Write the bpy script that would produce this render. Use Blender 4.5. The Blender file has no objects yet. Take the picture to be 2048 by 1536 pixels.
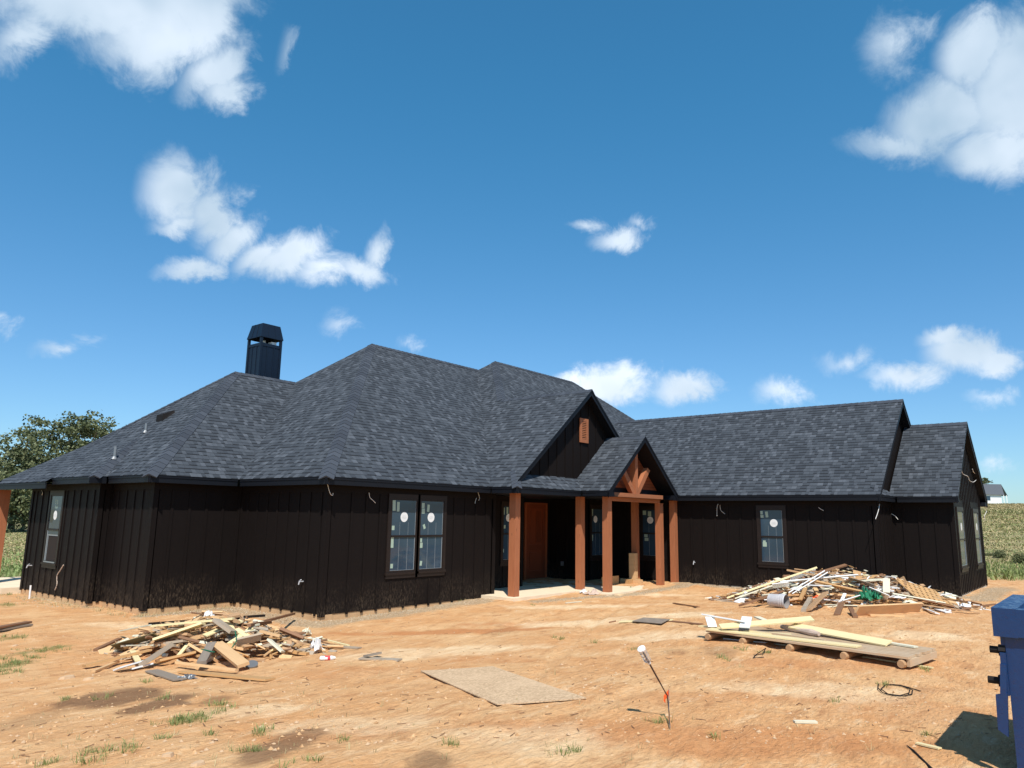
import bpy, math, random
import numpy as np
from mathutils import Vector
random.seed(7)
RNG = np.random.RandomState(11)
SC = bpy.context.scene
COL = SC.collection

# ------------------------------------------------------------------ camera
F_PX, PITCH, ROLL, YAW = 1471.8, .1790, .0173, .6884
CAM = np.array([-9.886, -13.183, 1.980])
def _basis():
    sp, cp, sy, cy = math.sin(PITCH), math.cos(PITCH), math.sin(YAW), math.cos(YAW)
    f = np.array([cp*cy, cp*sy, sp]); u = np.array([-sp*cy, -sp*sy, cp]); r = np.array([sy, -cy, 0.])
    cr, sr = math.cos(ROLL), math.sin(ROLL)
    return r*cr + u*sr, u*cr - r*sr, f
RV, UV_, FV = _basis()
cd = bpy.data.cameras.new('camera'); co = bpy.data.objects.new('camera', cd); COL.objects.link(co)
cd.sensor_width = 36; cd.lens = 36*F_PX/2048; cd.clip_start = .05; cd.clip_end = 4000
from mathutils import Matrix
co.matrix_world = Matrix([[RV[0], UV_[0], -FV[0], CAM[0]], [RV[1], UV_[1], -FV[1], CAM[1]], [RV[2], UV_[2], -FV[2], CAM[2]], [0, 0, 0, 1]])
SC.camera = co
def ray(px, py):
    """direction seen at a point of the 2048 x 1536 survey photograph"""
    d = RV*((px-1024)/F_PX) + UV_*((768-py)/F_PX) + FV
    return d/np.linalg.norm(d)

# ------------------------------------------------------------------ exposure, sun, sky
SC.view_settings.view_transform = 'Standard'; SC.view_settings.look = 'None'
SC.view_settings.exposure = 0.22; SC.view_settings.gamma = 1
SUN_EL = math.radians(56)
sun_dir = Vector((-math.cos(SUN_EL)*.7071, -math.cos(SUN_EL)*.7071, math.sin(SUN_EL)))
sl = bpy.data.lights.new('sun', 'SUN'); sl.energy = 4.4; sl.angle = math.radians(.53); sl.color = (1, .955, .88)
so = bpy.data.objects.new('sun', sl); COL.objects.link(so); so.rotation_euler = sun_dir.to_track_quat('Z', 'Y').to_euler()
so.location = (-20, -20, 30)
W = bpy.data.worlds.new('World'); SC.world = W; W.use_nodes = True
def sky():
    nt = W.node_tree; N = nt.nodes; L = nt.links; N.clear()
    out = N.new('ShaderNodeOutputWorld'); bg = N.new('ShaderNodeBackground'); bg.inputs[1].default_value = .082
    L.new(bg.outputs[0], out.inputs[0])
    st = N.new('ShaderNodeTexSky'); st.sky_type = 'NISHITA'; st.sun_disc = False
    st.sun_elevation = SUN_EL; st.sun_rotation = math.radians(225); st.altitude = 120; st.air_density = 1.0; st.dust_density = .35; st.ozone_density = 2.4
    tc = N.new('ShaderNodeTexCoord')
    def m(op, a, b=None, c=None, clamp=False):
        n = N.new('ShaderNodeMath'); n.operation = op; n.use_clamp = clamp
        for i, x in enumerate((a, b, c)):
            if x is None: continue
            if isinstance(x, (int, float)): n.inputs[i].default_value = x
            else: L.new(x, n.inputs[i])
        return n.outputs[0]
    sep = N.new('ShaderNodeSeparateXYZ'); L.new(tc.outputs['Generated'], sep.inputs[0])
    az = m('ARCTAN2', sep.outputs[1], sep.outputs[0]); el = m('ARCSINE', sep.outputs[2])
    # clouds: lobes given as compass bearing / elevation / size, frayed with noise
    nz = N.new('ShaderNodeTexNoise'); nz.inputs['Scale'].default_value = 19; nz.inputs['Detail'].default_value = 12; nz.inputs['Roughness'].default_value = .66; nz.inputs['Distortion'].default_value = .35
    L.new(tc.outputs['Generated'], nz.inputs[0])
    nz2 = N.new('ShaderNodeTexNoise'); nz2.inputs['Scale'].default_value = 6; nz2.inputs['Detail'].default_value = 4; L.new(tc.outputs['Generated'], nz2.inputs[0])
    w1 = N.new('ShaderNodeSeparateColor'); L.new(nz.outputs['Color'], w1.inputs[0])
    az2 = m('ADD', az, m('MULTIPLY', m('SUBTRACT', w1.outputs[0], .5), .05))
    el2 = m('ADD', el, m('MULTIPLY', m('SUBTRACT', w1.outputs[1], .5), .05))
    vec = N.new('ShaderNodeCombineXYZ'); L.new(az2, vec.inputs[0]); L.new(el2, vec.inputs[1])
    acc = None
    for (cx, cy, rx, ry, rot, dn) in CLOUDS:
        d0 = ray(cx, cy); a0 = math.atan2(d0[1], d0[0]); e0 = math.asin(d0[2])
        dd = ray(cx+10, cy); a1 = math.atan2(dd[1], dd[0]); e1 = math.asin(dd[2])
        tilt = math.atan2(e1-e0, a1-a0)            # sky directions run right-to-left with the bearing
        k = math.hypot(a1-a0, e1-e0)/10
        dv = ray(cx, cy-10); a2 = math.atan2(dv[1], dv[0]); e2 = math.asin(dv[2]); kv = math.hypot(a2-a0, e2-e0)/10
        mp = N.new('ShaderNodeMapping'); mp.vector_type = 'TEXTURE'
        mp.inputs[1].default_value = (a0, e0, 0); mp.inputs[2].default_value = (0, 0, tilt+math.radians(rot)); mp.inputs[3].default_value = (rx*k*1.22, ry*kv*1.22, 1)
        L.new(vec.outputs[0], mp.inputs[0])
        ln = N.new('ShaderNodeVectorMath'); ln.operation = 'LENGTH'; L.new(mp.outputs[0], ln.inputs[0])
        f = m('MULTIPLY', m('SUBTRACT', 1.0, ln.outputs['Value']), dn)
        acc = f if acc is None else m('SMOOTH_MAX', acc, f, .12)
    body = m('ADD', acc, m('MULTIPLY', m('SUBTRACT', nz.outputs['Fac'], .5), 1.35))
    al = N.new('ShaderNodeMapRange'); al.interpolation_type = 'SMOOTHSTEP'; L.new(body, al.inputs[0]); al.inputs[1].default_value = -.12; al.inputs[2].default_value = .85; al.inputs[4].default_value = .97
    shade = N.new('ShaderNodeMapRange'); L.new(m('ADD', m('MULTIPLY', nz2.outputs['Fac'], .8), m('MULTIPLY', el, -.45)), shade.inputs[0]); shade.inputs[1].default_value = .05; shade.inputs[2].default_value = .42
    shade.inputs[3].default_value = 0; shade.inputs[4].default_value = 1
    cc = N.new('ShaderNodeMix'); cc.data_type = 'RGBA'; L.new(shade.outputs[0], cc.inputs[0])
    cc.inputs[6].default_value = (4.6, 6.3, 8.0, 1); cc.inputs[7].default_value = (10.6, 11.6, 12.8, 1)
    tint = N.new('ShaderNodeMix'); tint.data_type = 'RGBA'; tint.blend_type = 'MULTIPLY'; tint.inputs[0].default_value = 1
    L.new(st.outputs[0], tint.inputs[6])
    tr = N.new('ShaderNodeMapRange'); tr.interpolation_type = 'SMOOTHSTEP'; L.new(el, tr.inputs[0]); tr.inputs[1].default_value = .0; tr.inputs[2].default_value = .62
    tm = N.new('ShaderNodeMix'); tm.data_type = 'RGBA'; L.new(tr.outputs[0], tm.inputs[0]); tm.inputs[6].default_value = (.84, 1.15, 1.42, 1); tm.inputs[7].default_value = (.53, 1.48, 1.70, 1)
    tz = N.new('ShaderNodeMapRange'); tz.interpolation_type = 'SMOOTHSTEP'; L.new(el, tz.inputs[0]); tz.inputs[1].default_value = .72; tz.inputs[2].default_value = .98     # unseen upper sky tinted warm, added to warm the shadows
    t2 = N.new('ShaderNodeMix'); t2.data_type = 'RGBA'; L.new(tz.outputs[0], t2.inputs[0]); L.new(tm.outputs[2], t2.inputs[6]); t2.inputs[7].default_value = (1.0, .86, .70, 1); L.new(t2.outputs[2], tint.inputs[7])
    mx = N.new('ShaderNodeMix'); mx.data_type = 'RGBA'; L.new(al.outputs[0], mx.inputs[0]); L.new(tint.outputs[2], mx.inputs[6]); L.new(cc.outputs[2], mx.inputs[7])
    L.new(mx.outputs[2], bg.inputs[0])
    W.cycles.sampling_method = 'MANUAL'; W.cycles.sample_map_resolution = 512
CLOUDS = [  # bearing/elevation points, half widths, tilt, density
 (250,-10,250,95,0,1.6),(330,75,150,80,-5,1.3),(430,150,80,46,-30,1.15),(40,70,80,42,-35,.8),(400,20,70,90,0,1.5),(120,20,110,50,0,.9),
 (362,388,76,74,0,1.3),(425,425,66,44,-35,1.2),(360,455,55,24,0,.9),(440,452,60,36,-40,1.2),(450,180,60,36,-25,1.0),(470,480,66,34,-38,1.2),(520,510,60,30,-30,1.1),(575,515,95,38,-12,1.2),(655,535,78,32,-5,1.0),(725,540,58,28,15,1.0),(755,505,20,46,20,.9),
 (385,540,75,22,-8,.9),(1945,110,70,80,0,1.4),(1915,215,100,80,-5,1.3),(1985,305,110,58,0,1.3),(1800,290,105,36,0,.9),(1790,85,65,60,0,.7),(2020,180,95,140,0,1.5),(1860,250,90,70,0,1.2),
 (1245,478,58,24,-5,.9),(1170,449,32,12,0,.55),(1285,448,34,16,0,.5),(1210,770,88,38,0,1.3),(1155,757,50,20,0,1.0),(1255,752,50,28,0,1.1),(1365,778,60,30,0,1.1),
 (1562,782,50,28,0,.7),(1815,750,92,26,0,.9),(1695,722,52,24,0,.5),(1930,706,80,40,0,1.3),(1992,722,58,28,0,1.1),(1885,680,48,24,0,1.0),(1980,795,44,16,0,.5),(1988,930,28,16,0,.5),
 (680,645,34,20,-20,.45),(130,694,54,18,-5,.6),(5,645,30,20,0,.5),(823,690,26,14,0,.4),(565,108,9,34,15,.22)]
sky()

# ------------------------------------------------------------------ helpers
def tag(o, label=None, cat=None, group=None, kind=None):
    if label: o['label'] = label
    if cat: o['category'] = cat
    if group: o['group'] = group
    if kind: o['kind'] = kind
    return o
def empty(name, loc, label, cat, group=None):
    o = bpy.data.objects.new(name, None); COL.objects.link(o); o.location = loc; o.empty_display_size = .2
    return tag(o, label, cat, group)
def wloc(o):
    v = Vector((0, 0, 0))
    while o: v = v+o.location; o = o.parent
    return v
class MB:
    def __init__(s): s.v = []; s.f = []; s.uv = []; s.mi = []
    def poly(s, pts, uv=None, mi=0):
        i = len(s.v); s.v += [tuple(map(float, p)) for p in pts]; s.f.append(list(range(i, i+len(pts))))
        s.uv.append(uv or [(0, 0)]*len(pts)); s.mi.append(mi)
    def hexa(s, P, mi=0, L=None):
        """8 corners: bottom ring 0-3, top ring 4-7; uv runs along the 0-1 edge"""
        P = [np.array(p, float) for p in P]
        l = np.linalg.norm(P[1]-P[0]); w = np.linalg.norm(P[3]-P[0]); h = np.linalg.norm(P[4]-P[0])
        o = random.random()*20
        for q, a, b in (((0,3,2,1), w, l), ((4,5,6,7), l, w), ((0,1,5,4), l, h), ((1,2,6,5), w, h), ((2,3,7,6), l, h), ((3,0,4,7), w, h)):
            if q[0] == 0 and q[1] == 3: uv = [(o,o),(o,w+o),(l+o,w+o),(l+o,o)]
            else: uv = [(o,o),(a+o,o),(a+o,b+o),(o,b+o)]
            s.poly([P[k] for k in q], uv, mi)
        return s
    def box(s, x0, x1, y0, y1, z0, z1, mi=0):
        return s.hexa([(x0,y0,z0),(x1,y0,z0),(x1,y1,z0),(x0,y1,z0),(x0,y0,z1),(x1,y0,z1),(x1,y1,z1),(x0,y1,z1)], mi)
    def lbox(s, fr, x0, x1, y0, y1, z0, z1, mi=0):
        """box in a wall frame: x along the wall, y out of it"""
        o, d, n = fr
        P = lambda x, y, z: (o[0]+d[0]*x+n[0]*y, o[1]+d[1]*x+n[1]*y, z)
        c = [P(x0,y0,z0),P(x1,y0,z0),P(x1,y1,z0),P(x0,y1,z0),P(x0,y0,z1),P(x1,y0,z1),P(x1,y1,z1),P(x0,y1,z1)]
        if d[0]*n[1]-d[1]*n[0] < 0: c = [c[1],c[0],c[3],c[2],c[5],c[4],c[7],c[6]]
        return s.hexa(c, mi)
    def beam(s, a, b, w, t, up=(0,0,1), roll=0., mi=0, bow=0., seg=1, cut=0.):
        a = np.array(a, float); b = np.array(b, float); d = b-a; ln = np.linalg.norm(d)+1e-9; d /= ln
        u = np.array(up, float)
        if abs(d@u) > .97: u = np.array([1., 0, 0])
        r = np.cross(d, u); r /= np.linalg.norm(r); u = np.cross(r, d)
        r, u = r*math.cos(roll)+u*math.sin(roll), u*math.cos(roll)-r*math.sin(roll)
        for k in range(seg):
            t0, t1 = k/seg, (k+1)/seg
            p0 = a+(b-a)*t0-u*bow*4*t0*(1-t0); p1 = a+(b-a)*t1-u*bow*4*t1*(1-t1)
            c0 = cut if k == 0 else 0; c1 = cut if k == seg-1 else 0
            R = r*w/2; U = u*t/2
            s.hexa([p0-R-U-d*c0, p1-R-U+d*c1, p1+R-U, p0+R-U, p0-R+U-d*c0, p1-R+U+d*c1, p1+R+U, p0+R+U], mi)
        return s
    def tube(s, pts, r, n=6, mi=0):
        P = [np.array(p, float) for p in pts]; rings = []
        for i, p in enumerate(P):
            d = P[min(i+1, len(P)-1)]-P[max(i-1, 0)]; d = d/(np.linalg.norm(d)+1e-9)
            u = np.array([0, 0, 1.]) if abs(d[2]) < .9 else np.array([1., 0, 0])
            a = np.cross(d, u); a /= np.linalg.norm(a); b = np.cross(a, d)
            rr = r[i] if isinstance(r, (list, tuple)) else r
            rings.append([p+a*rr*math.cos(2*math.pi*k/n)+b*rr*math.sin(2*math.pi*k/n) for k in range(n)])
        for i in range(len(P)-1):
            for k in range(n):
                s.poly([rings[i][k], rings[i][(k+1) % n], rings[i+1][(k+1) % n], rings[i+1][k]], [(k/n, i), ((k+1)/n, i), ((k+1)/n, i+1), (k/n, i+1)], mi)
        s.poly(rings[0][::-1], None, mi); s.poly(rings[-1], None, mi)
        return s
    def build(s, name, mats, parent=None, origin=None, smooth=False, bevel=0.):
        if not isinstance(mats, (list, tuple)): mats = [mats]
        V = np.array(s.v, float)
        if parent is not None: org = np.array(wloc(parent))
        elif origin is not None: org = np.array(origin, float)
        else:
            org = np.array([(V[:,0].min()+V[:,0].max())/2, (V[:,1].min()+V[:,1].max())/2, V[:,2].min()])
        V = V-org
        me = bpy.data.meshes.new(name); me.from_pydata(V.tolist(), [], s.f)
        ul = me.uv_layers.new(name='UVMap'); ul.data.foreach_set('uv', np.array([c for u in s.uv for c in u], float).ravel())
        for m_ in mats: me.materials.append(m_)
        me.polygons.foreach_set('material_index', s.mi)
        if smooth: me.polygons.foreach_set('use_smooth', [True]*len(s.f))
        me.update()
        o = bpy.data.objects.new(name, me); COL.objects.link(o)
        if parent is not None: o.parent = parent
        else: o.location = org
        if bevel: 
            b = o.modifiers.new('bevel', 'BEVEL'); b.width = bevel; b.segments = 2; b.limit_method = 'ANGLE'
        return o

# ------------------------------------------------------------------ materials
def mat(name, base=(.5,.5,.5), rough=.6, metal=0., spec=.5):
    m = bpy.data.materials.new(name); m.use_nodes = True; nt = m.node_tree
    b = nt.nodes['Principled BSDF']; b.inputs['Base Color'].default_value = (*base, 1); b.inputs['Roughness'].default_value = rough
    b.inputs['Metallic'].default_value = metal; b.inputs['Specular IOR Level'].default_value = spec
    return m
class G:
    """small node-graph writer"""
    def __init__(s, m): s.nt = m.node_tree; s.N = s.nt.nodes; s.L = s.nt.links; s.b = s.N['Principled BSDF']
    def n(s, t, **k):
        n = s.N.new('ShaderNode'+t)
        for a, v in k.items(): setattr(n, a, v)
        return n
    def put(s, sock, x):
        if isinstance(x, (int, float)): sock.default_value = x
        elif isinstance(x, tuple): sock.default_value = x if len(x) == len(sock.default_value) else (*x, 1)
        else: s.L.new(x, sock)
    def m(s, op, a, b=None, c=None, clamp=False):
        n = s.n('Math', operation=op, use_clamp=clamp)
        for i, x in enumerate((a, b, c)):
            if x is not None: s.put(n.inputs[i], x)
        return n.outputs[0]
    def noise(s, vec, scale, detail=4, rough=.55, dist=0., col=False):
        n = s.n('TexNoise'); s.L.new(vec, n.inputs['Vector']); n.inputs['Scale'].default_value = scale; n.inputs['Detail'].default_value = detail
        n.inputs['Roughness'].default_value = rough; n.inputs['Distortion'].default_value = dist
        return n.outputs['Color' if col else 'Fac']
    def mapv(s, vec, sc=(1,1,1), loc=(0,0,0), rot=(0,0,0)):
        n = s.n('Mapping'); s.L.new(vec, n.inputs[0]); n.inputs[1].default_value = loc; n.inputs[2].default_value = rot; n.inputs[3].default_value = sc
        return n.outputs[0]
    def mix(s, f, a, b, mode='MIX'):
        n = s.n('Mix', data_type='RGBA', blend_type=mode); s.put(n.inputs[0], f); s.put(n.inputs[6], a); s.put(n.inputs[7], b)
        return n.outputs[2]
    def rng(s, x, a, b, c=0., d=1., smooth=True):
        n = s.n('MapRange', interpolation_type='SMOOTHSTEP' if smooth else 'LINEAR'); s.put(n.inputs[0], x)
        for i, v in enumerate((a, b, c, d)): n.inputs[i+1].default_value = v
        return n.outputs[0]
    def bump(s, h, dist=.01, st=1.):
        n = s.n('Bump'); n.inputs['Strength'].default_value = st; n.inputs['Distance'].default_value = dist; s.L.new(h, n.inputs['Height']); s.L.new(n.outputs[0], s.b.inputs['Normal'])
    def obj(s): return s.n('TexCoord').outputs['Object']
    def uv(s): return s.n('TexCoord').outputs['UV']
    def pos(s): return s.n('NewGeometry').outputs['Position']
    def col(s, x): s.put(s.b.inputs['Base Color'], x)
    def rnd(s): return s.n('NewGeometry').outputs['Random Per Island']

def m_shingle(name, cap=False):
    m = mat(name, rough=.9, spec=.25); g = G(m)
    if cap:
        r = g.rnd(); v = g.pos()
        fine = g.noise(v, 130, 2)
        c = g.mix(r, (.042,.050,.065), (.070,.082,.103)); c = g.mix(.55, c, g.mix(fine, (.4,.4,.42), (1.5,1.5,1.5)), 'MULTIPLY'); g.col(c)
        g.bump(fine, .004); return m
    uv = g.uv(); sep = g.n('SeparateXYZ'); g.L.new(uv, sep.inputs[0]); U, V = sep.outputs[0], sep.outputs[1]
    EX = .143
    vr = g.m('DIVIDE', V, EX); row = g.m('FLOOR', vr); fv = g.m('FRACT', vr)
    wn = g.n('TexWhiteNoise', noise_dimensions='1D'); g.L.new(row, wn.inputs['W'])
    uo = g.m('ADD', U, g.m('MULTIPLY', wn.outputs['Value'], 3.1))
    wob = g.m('MULTIPLY', g.m('SINE', g.m('MULTIPLY', uo, 9.3)), .035)
    cu = g.m('DIVIDE', g.m('ADD', uo, wob), .118); cell = g.m('FLOOR', cu); fu = g.m('FRACT', cu)
    cv = g.n('CombineXYZ'); g.L.new(cell, cv.inputs[0]); g.L.new(row, cv.inputs[1])
    w2 = g.n('TexWhiteNoise', noise_dimensions='2D'); g.L.new(cv.outputs[0], w2.inputs['Vector'])
    big = g.m('FLOOR', g.m('DIVIDE', uo, .5)); cv3 = g.n('CombineXYZ'); g.L.new(big, cv3.inputs[0]); g.L.new(row, cv3.inputs[1])
    w3 = g.n('TexWhiteNoise', noise_dimensions='2D'); g.L.new(cv3.outputs[0], w3.inputs['Vector'])
    tone = g.m('ADD', g.m('MULTIPLY', w2.outputs['Value'], .82), g.m('MULTIPLY', w3.outputs['Value'], .18))
    lowf = g.noise(g.pos(), .55, 3)
    tone = g.m('ADD', tone, g.m('MULTIPLY', g.m('SUBTRACT', lowf, .5), .10), clamp=True)
    cr = g.n('ValToRGB'); e = cr.color_ramp.elements
    e[0].position = .12; e[0].color = (.041,.049,.061,1); e[1].position = .92; e[1].color = (.093,.106,.126,1)
    x = e.new(.5); x.color = (.054,.064,.078,1); x = e.new(.78); x.color = (.068,.079,.095,1)
    g.L.new(tone, cr.inputs[0])
    gran = g.noise(g.pos(), 160, 2, .7)
    c = g.mix(.5, cr.outputs[0], g.mix(gran, (.45,.45,.47), (1.5,1.5,1.5)), 'MULTIPLY')
    # printed dark band under every course, interrupted by raised tabs
    raised = g.m('GREATER_THAN', w2.outputs['Value'], .5)
    band = g.m('LESS_THAN', fv, g.m('ADD', .10, g.m('MULTIPLY', g.m('SUBTRACT', 1.0, raised), .17)))
    c = g.mix(g.m('MULTIPLY', band, .92), c, (.010,.011,.014))
    gap = g.m('LESS_THAN', fu, .045); c = g.mix(g.m('MULTIPLY', gap, .5), c, (.012,.013,.016))
    g.col(c)
    h = g.m('ADD', g.m('MULTIPLY', g.m('SUBTRACT', 1.0, fv), 1.0), g.m('ADD', g.m('MULTIPLY', raised, .5), g.m('MULTIPLY', gran, .25)))
    g.bump(h, .006, .8)
    return m
def m_siding():
    m = mat('dark_siding', rough=.5, spec=.07); g = G(m); p = g.pos()
    st = g.noise(g.mapv(p, (14,14,1.2)), 3, 5, .6); lump = g.noise(p, .8, 3); z = g.n('SeparateXYZ'); g.L.new(p, z.inputs[0])
    c = g.mix(st, (.0085,.0066,.0064), (.0150,.0115,.0105)); c = g.mix(g.m('MULTIPLY', lump, .5), c, (.0115,.0090,.0085))
    dn = g.noise(g.mapv(p, (9,9,3)), 4, 5, .7)
    dust = g.m('MULTIPLY', g.rng(z.outputs[2], .75, -.1), g.m('MULTIPLY', g.rng(dn, .42, .8), g.rng(lump, .35, .65)))
    c = g.mix(g.m('MULTIPLY', dust, .45), c, (.30,.22,.15)); g.col(c)
    g.put(g.b.inputs['Roughness'], g.rng(st, .2, .8, .45, .62)); g.bump(g.m('ADD', st, g.m('MULTIPLY', g.noise(p, 220, 2), .5)), .004, .5)
    return m
def m_wood(name, a, b, knot=.5, rough=.65, sc=1., grey=None):
    m = mat(name, rough=rough, spec=.3); g = G(m); uv = g.uv()
    r = g.rnd()
    gr = g.noise(g.mapv(uv, (1.6*sc, 34*sc, 1)), 2.2, 5, .6, .6); gr2 = g.noise(g.mapv(uv, (.9, 7, 1)), 2, 3)
    c = g.mix(gr, a, b); c = g.mix(g.m('MULTIPLY', gr2, .5), c, tuple(x*.62 for x in b))
    c = g.mix(.42, c, g.mix(r, (.6,.62,.66), (1.35,1.28,1.2)), 'MULTIPLY')
    vo = g.n('TexVoronoi'); g.L.new(g.mapv(uv, (1.1, 4.2, 1)), vo.inputs['Vector']); vo.inputs['Scale'].default_value = 1.6
    k = g.rng(vo.outputs['Distance'], .10, .02); c = g.mix(g.m('MULTIPLY', k, knot), c, tuple(x*.28 for x in a))
    if grey: c = g.mix(g.rng(g.noise(g.pos(), 3.1, 4), .38, .72, 0, .75), c, grey)
    g.col(c); g.bump(gr, .004, .5); return m
def m_paint(name, c, rough=.5, var=.25, spec=.4, scale=6, metal=0.):
    m = mat(name, rough=rough, spec=spec, metal=metal); g = G(m); n = g.noise(g.pos(), scale, 5, .6)
    g.col(g.mix(n, tuple(x*(1-var) for x in c), tuple(min(1, x*(1+var)) for x in c))); g.bump(g.noise(g.pos(), scale*20, 3), .002, .3); return m
M = {}
M['shingle'] = m_shingle('shingle'); M['cap'] = m_shingle('shingle_cap', True); M['siding'] = m_siding()
M['flue'] = m_paint('chimney_sky_blue', (.0060,.0125,.0270), .45, .2, .35)  # blue cast of the sky put into the chimney's base colour
M['trim'] = m_paint('dark_trim', (.0075,.0090,.0130), .5, .2, .22)
M['trimb'] = m_paint('dark_window_trim', (.018,.012,.010), .45, .25, .3)
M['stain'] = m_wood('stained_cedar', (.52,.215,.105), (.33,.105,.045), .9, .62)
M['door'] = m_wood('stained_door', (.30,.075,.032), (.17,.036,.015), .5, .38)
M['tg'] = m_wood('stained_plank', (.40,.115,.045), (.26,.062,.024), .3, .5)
M['fir'] = m_wood('raw_fir', (.80,.54,.29), (.68,.42,.21), .3)
M['yellow'] = m_wood('yellow_board', (.90,.79,.47), (.84,.70,.38), .1)
M['pine'] = m_wood('pine_board', (.66,.42,.20), (.52,.29,.12), .5)
M['tan'] = m_wood('tan_board', (.60,.39,.22), (.46,.27,.14), .5)
M['brown'] = m_wood('brown_board', (.34,.185,.10), (.22,.11,.058), .5)
M['grey'] = m_wood('weathered_board', (.52,.42,.31), (.36,.28,.20), .5, grey=(.40,.345,.28))
M['dgrey'] = m_wood('dark_weathered_board', (.36,.30,.24), (.25,.205,.165), .3)
M['deck'] = m_wood('weathered_deck', (.68,.50,.32), (.50,.35,.22), .5, grey=(.56,.44,.31))
M['white'] = m_paint('white_trim_board', (.78,.78,.77), .5, .06)
M['cream'] = m_paint('cream_board', (.72,.68,.52), .6, .1)
M['black'] = m_paint('black_strip', (.016,.013,.012), .7, .25, .2)
M['olive'] = m_wood('olive_board', (.20,.17,.09), (.12,.10,.05), .2)
M['conc'] = m_paint('pale_concrete', (.78,.64,.46), .85, .16, .2, 2.2)
M['foot'] = m_paint('footing_concrete', (.58,.37,.20), .9, .3, .2, 4)
M['foot2'] = m_paint('wing_footing_concrete', (.58,.52,.43), .9, .2, .2, 4)
M['wire'] = m_paint('pale_cable', (.72,.70,.66), .5, .05)
M['metal'] = m_paint('galvanised', (.27,.28,.29), .45, .15, .5, 9, .6)
M['green'] = m_paint('green_net', (.02,.20,.10), .6, .4)
M['strap'] = m_paint('green_strap', (.01,.14,.07), .45, .2)
M['orange'] = m_paint('orange_plastic', (.85,.13,.03), .5, .15)
M['red'] = m_paint('red_label', (.70,.06,.07), .4, .1)
M['plasticw'] = m_paint('white_plastic', (.82,.81,.80), .35, .06)
M['pgrey'] = m_paint('grey_plastic', (.50,.49,.50), .4, .2)
M['pdark'] = m_paint('grey_plastic_inside', (.28,.26,.25), .6, .2)
M['rod'] = m_paint('rusty_rod', (.07,.035,.022), .7, .3)
M['stick'] = m_paint('sticker_white', (.80,.81,.80), .45, .03)
M['stickg'] = m_paint('sticker_green', (.36,.47,.38), .5, .12)
M['kraft'] = m_paint('kraft_scrap', (.55,.42,.34), .8, .25)
M['stone'] = m_paint('pale_stone', (.56,.38,.23), .9, .2)
M['bark'] = m_paint('bark', (.10,.075,.05), .9, .3, .1, 3)
def m_glass():
    m = mat('window_glass', (.018,.027,.036), .05, 0., .5); g = G(m)
    g.b.inputs['IOR'].default_value = 1.5
    g.col(g.mix(g.noise(g.pos(), 1.3, 2), (.022,.045,.072), (.045,.080,.118))); g.bump(g.noise(g.pos(), .9, 2), .01, .12); return m  # blue sky reflection put into the base colour of the glass
M['glass'] = m_glass()
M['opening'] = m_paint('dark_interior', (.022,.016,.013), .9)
def m_osb():
    m = mat('osb', rough=.85, spec=.2); g = G(m); p = g.obj()
    vo = g.n('TexVoronoi'); g.L.new(g.mapv(p, (30,60,30)), vo.inputs['Vector']); vo.inputs['Scale'].default_value = 1.1
    c = g.n('SeparateColor'); g.L.new(vo.outputs['Color'], c.inputs[0])
    k = g.mix(c.outputs[0], (.44,.30,.18), (.68,.49,.31)); k = g.mix(g.rng(g.noise(p, 2.0, 4), .4, .7, 0, .6), k, (.66,.47,.30)); g.col(k)
    g.bump(c.outputs[0], .003, .8); return m
M['osb'] = m_osb()
def m_blue():
    m = mat('blue_steel', rough=.3, spec=.6); g = G(m); p = g.pos(); n = g.noise(p, 2.5, 5, .65); f = g.noise(p, 26, 3, .6)
    g.col(g.mix(n, (.002,.026,.100), (.003,.038,.140))); g.put(g.b.inputs['Roughness'], g.rng(f, .3, .7, .22, .5)); g.bump(g.m('ADD', g.m('MULTIPLY', f, .35), n), .012, .45); return m
M['blue'] = m_blue()

# ------------------------------------------------------------------ terrain height
def hash2(ix, iy, s):
    h = (ix.astype(np.int64)*374761393 + iy.astype(np.int64)*668265263 + s*1442695041) & 0x7fffffff
    h = ((h ^ (h >> 13))*1274126177) & 0x7fffffff
    return ((h ^ (h >> 16)) & 0xffff)/65535.
def vnoise(x, y, s=0):
    ix = np.floor(x); iy = np.floor(y); fx = x-ix; fy = y-iy; fx = fx*fx*(3-2*fx); fy = fy*fy*(3-2*fy)
    a, b, c, d = hash2(ix,iy,s), hash2(ix+1,iy,s), hash2(ix,iy+1,s), hash2(ix+1,iy+1,s)
    return (a*(1-fx)+b*fx)*(1-fy)+(c*(1-fx)+d*fx)*fy
def fbm(x, y, o=4, s=0, gain=.5):
    t = 0; a = 1; n = 0
    for k in range(o): t = t+a*vnoise(x*2**k, y*2**k, s+k); n += a; a *= gain
    return t/n
def ss(x, a, b):
    t = np.clip((x-a)/(b-a), 0, 1); return t*t*(3-2*t)
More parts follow.
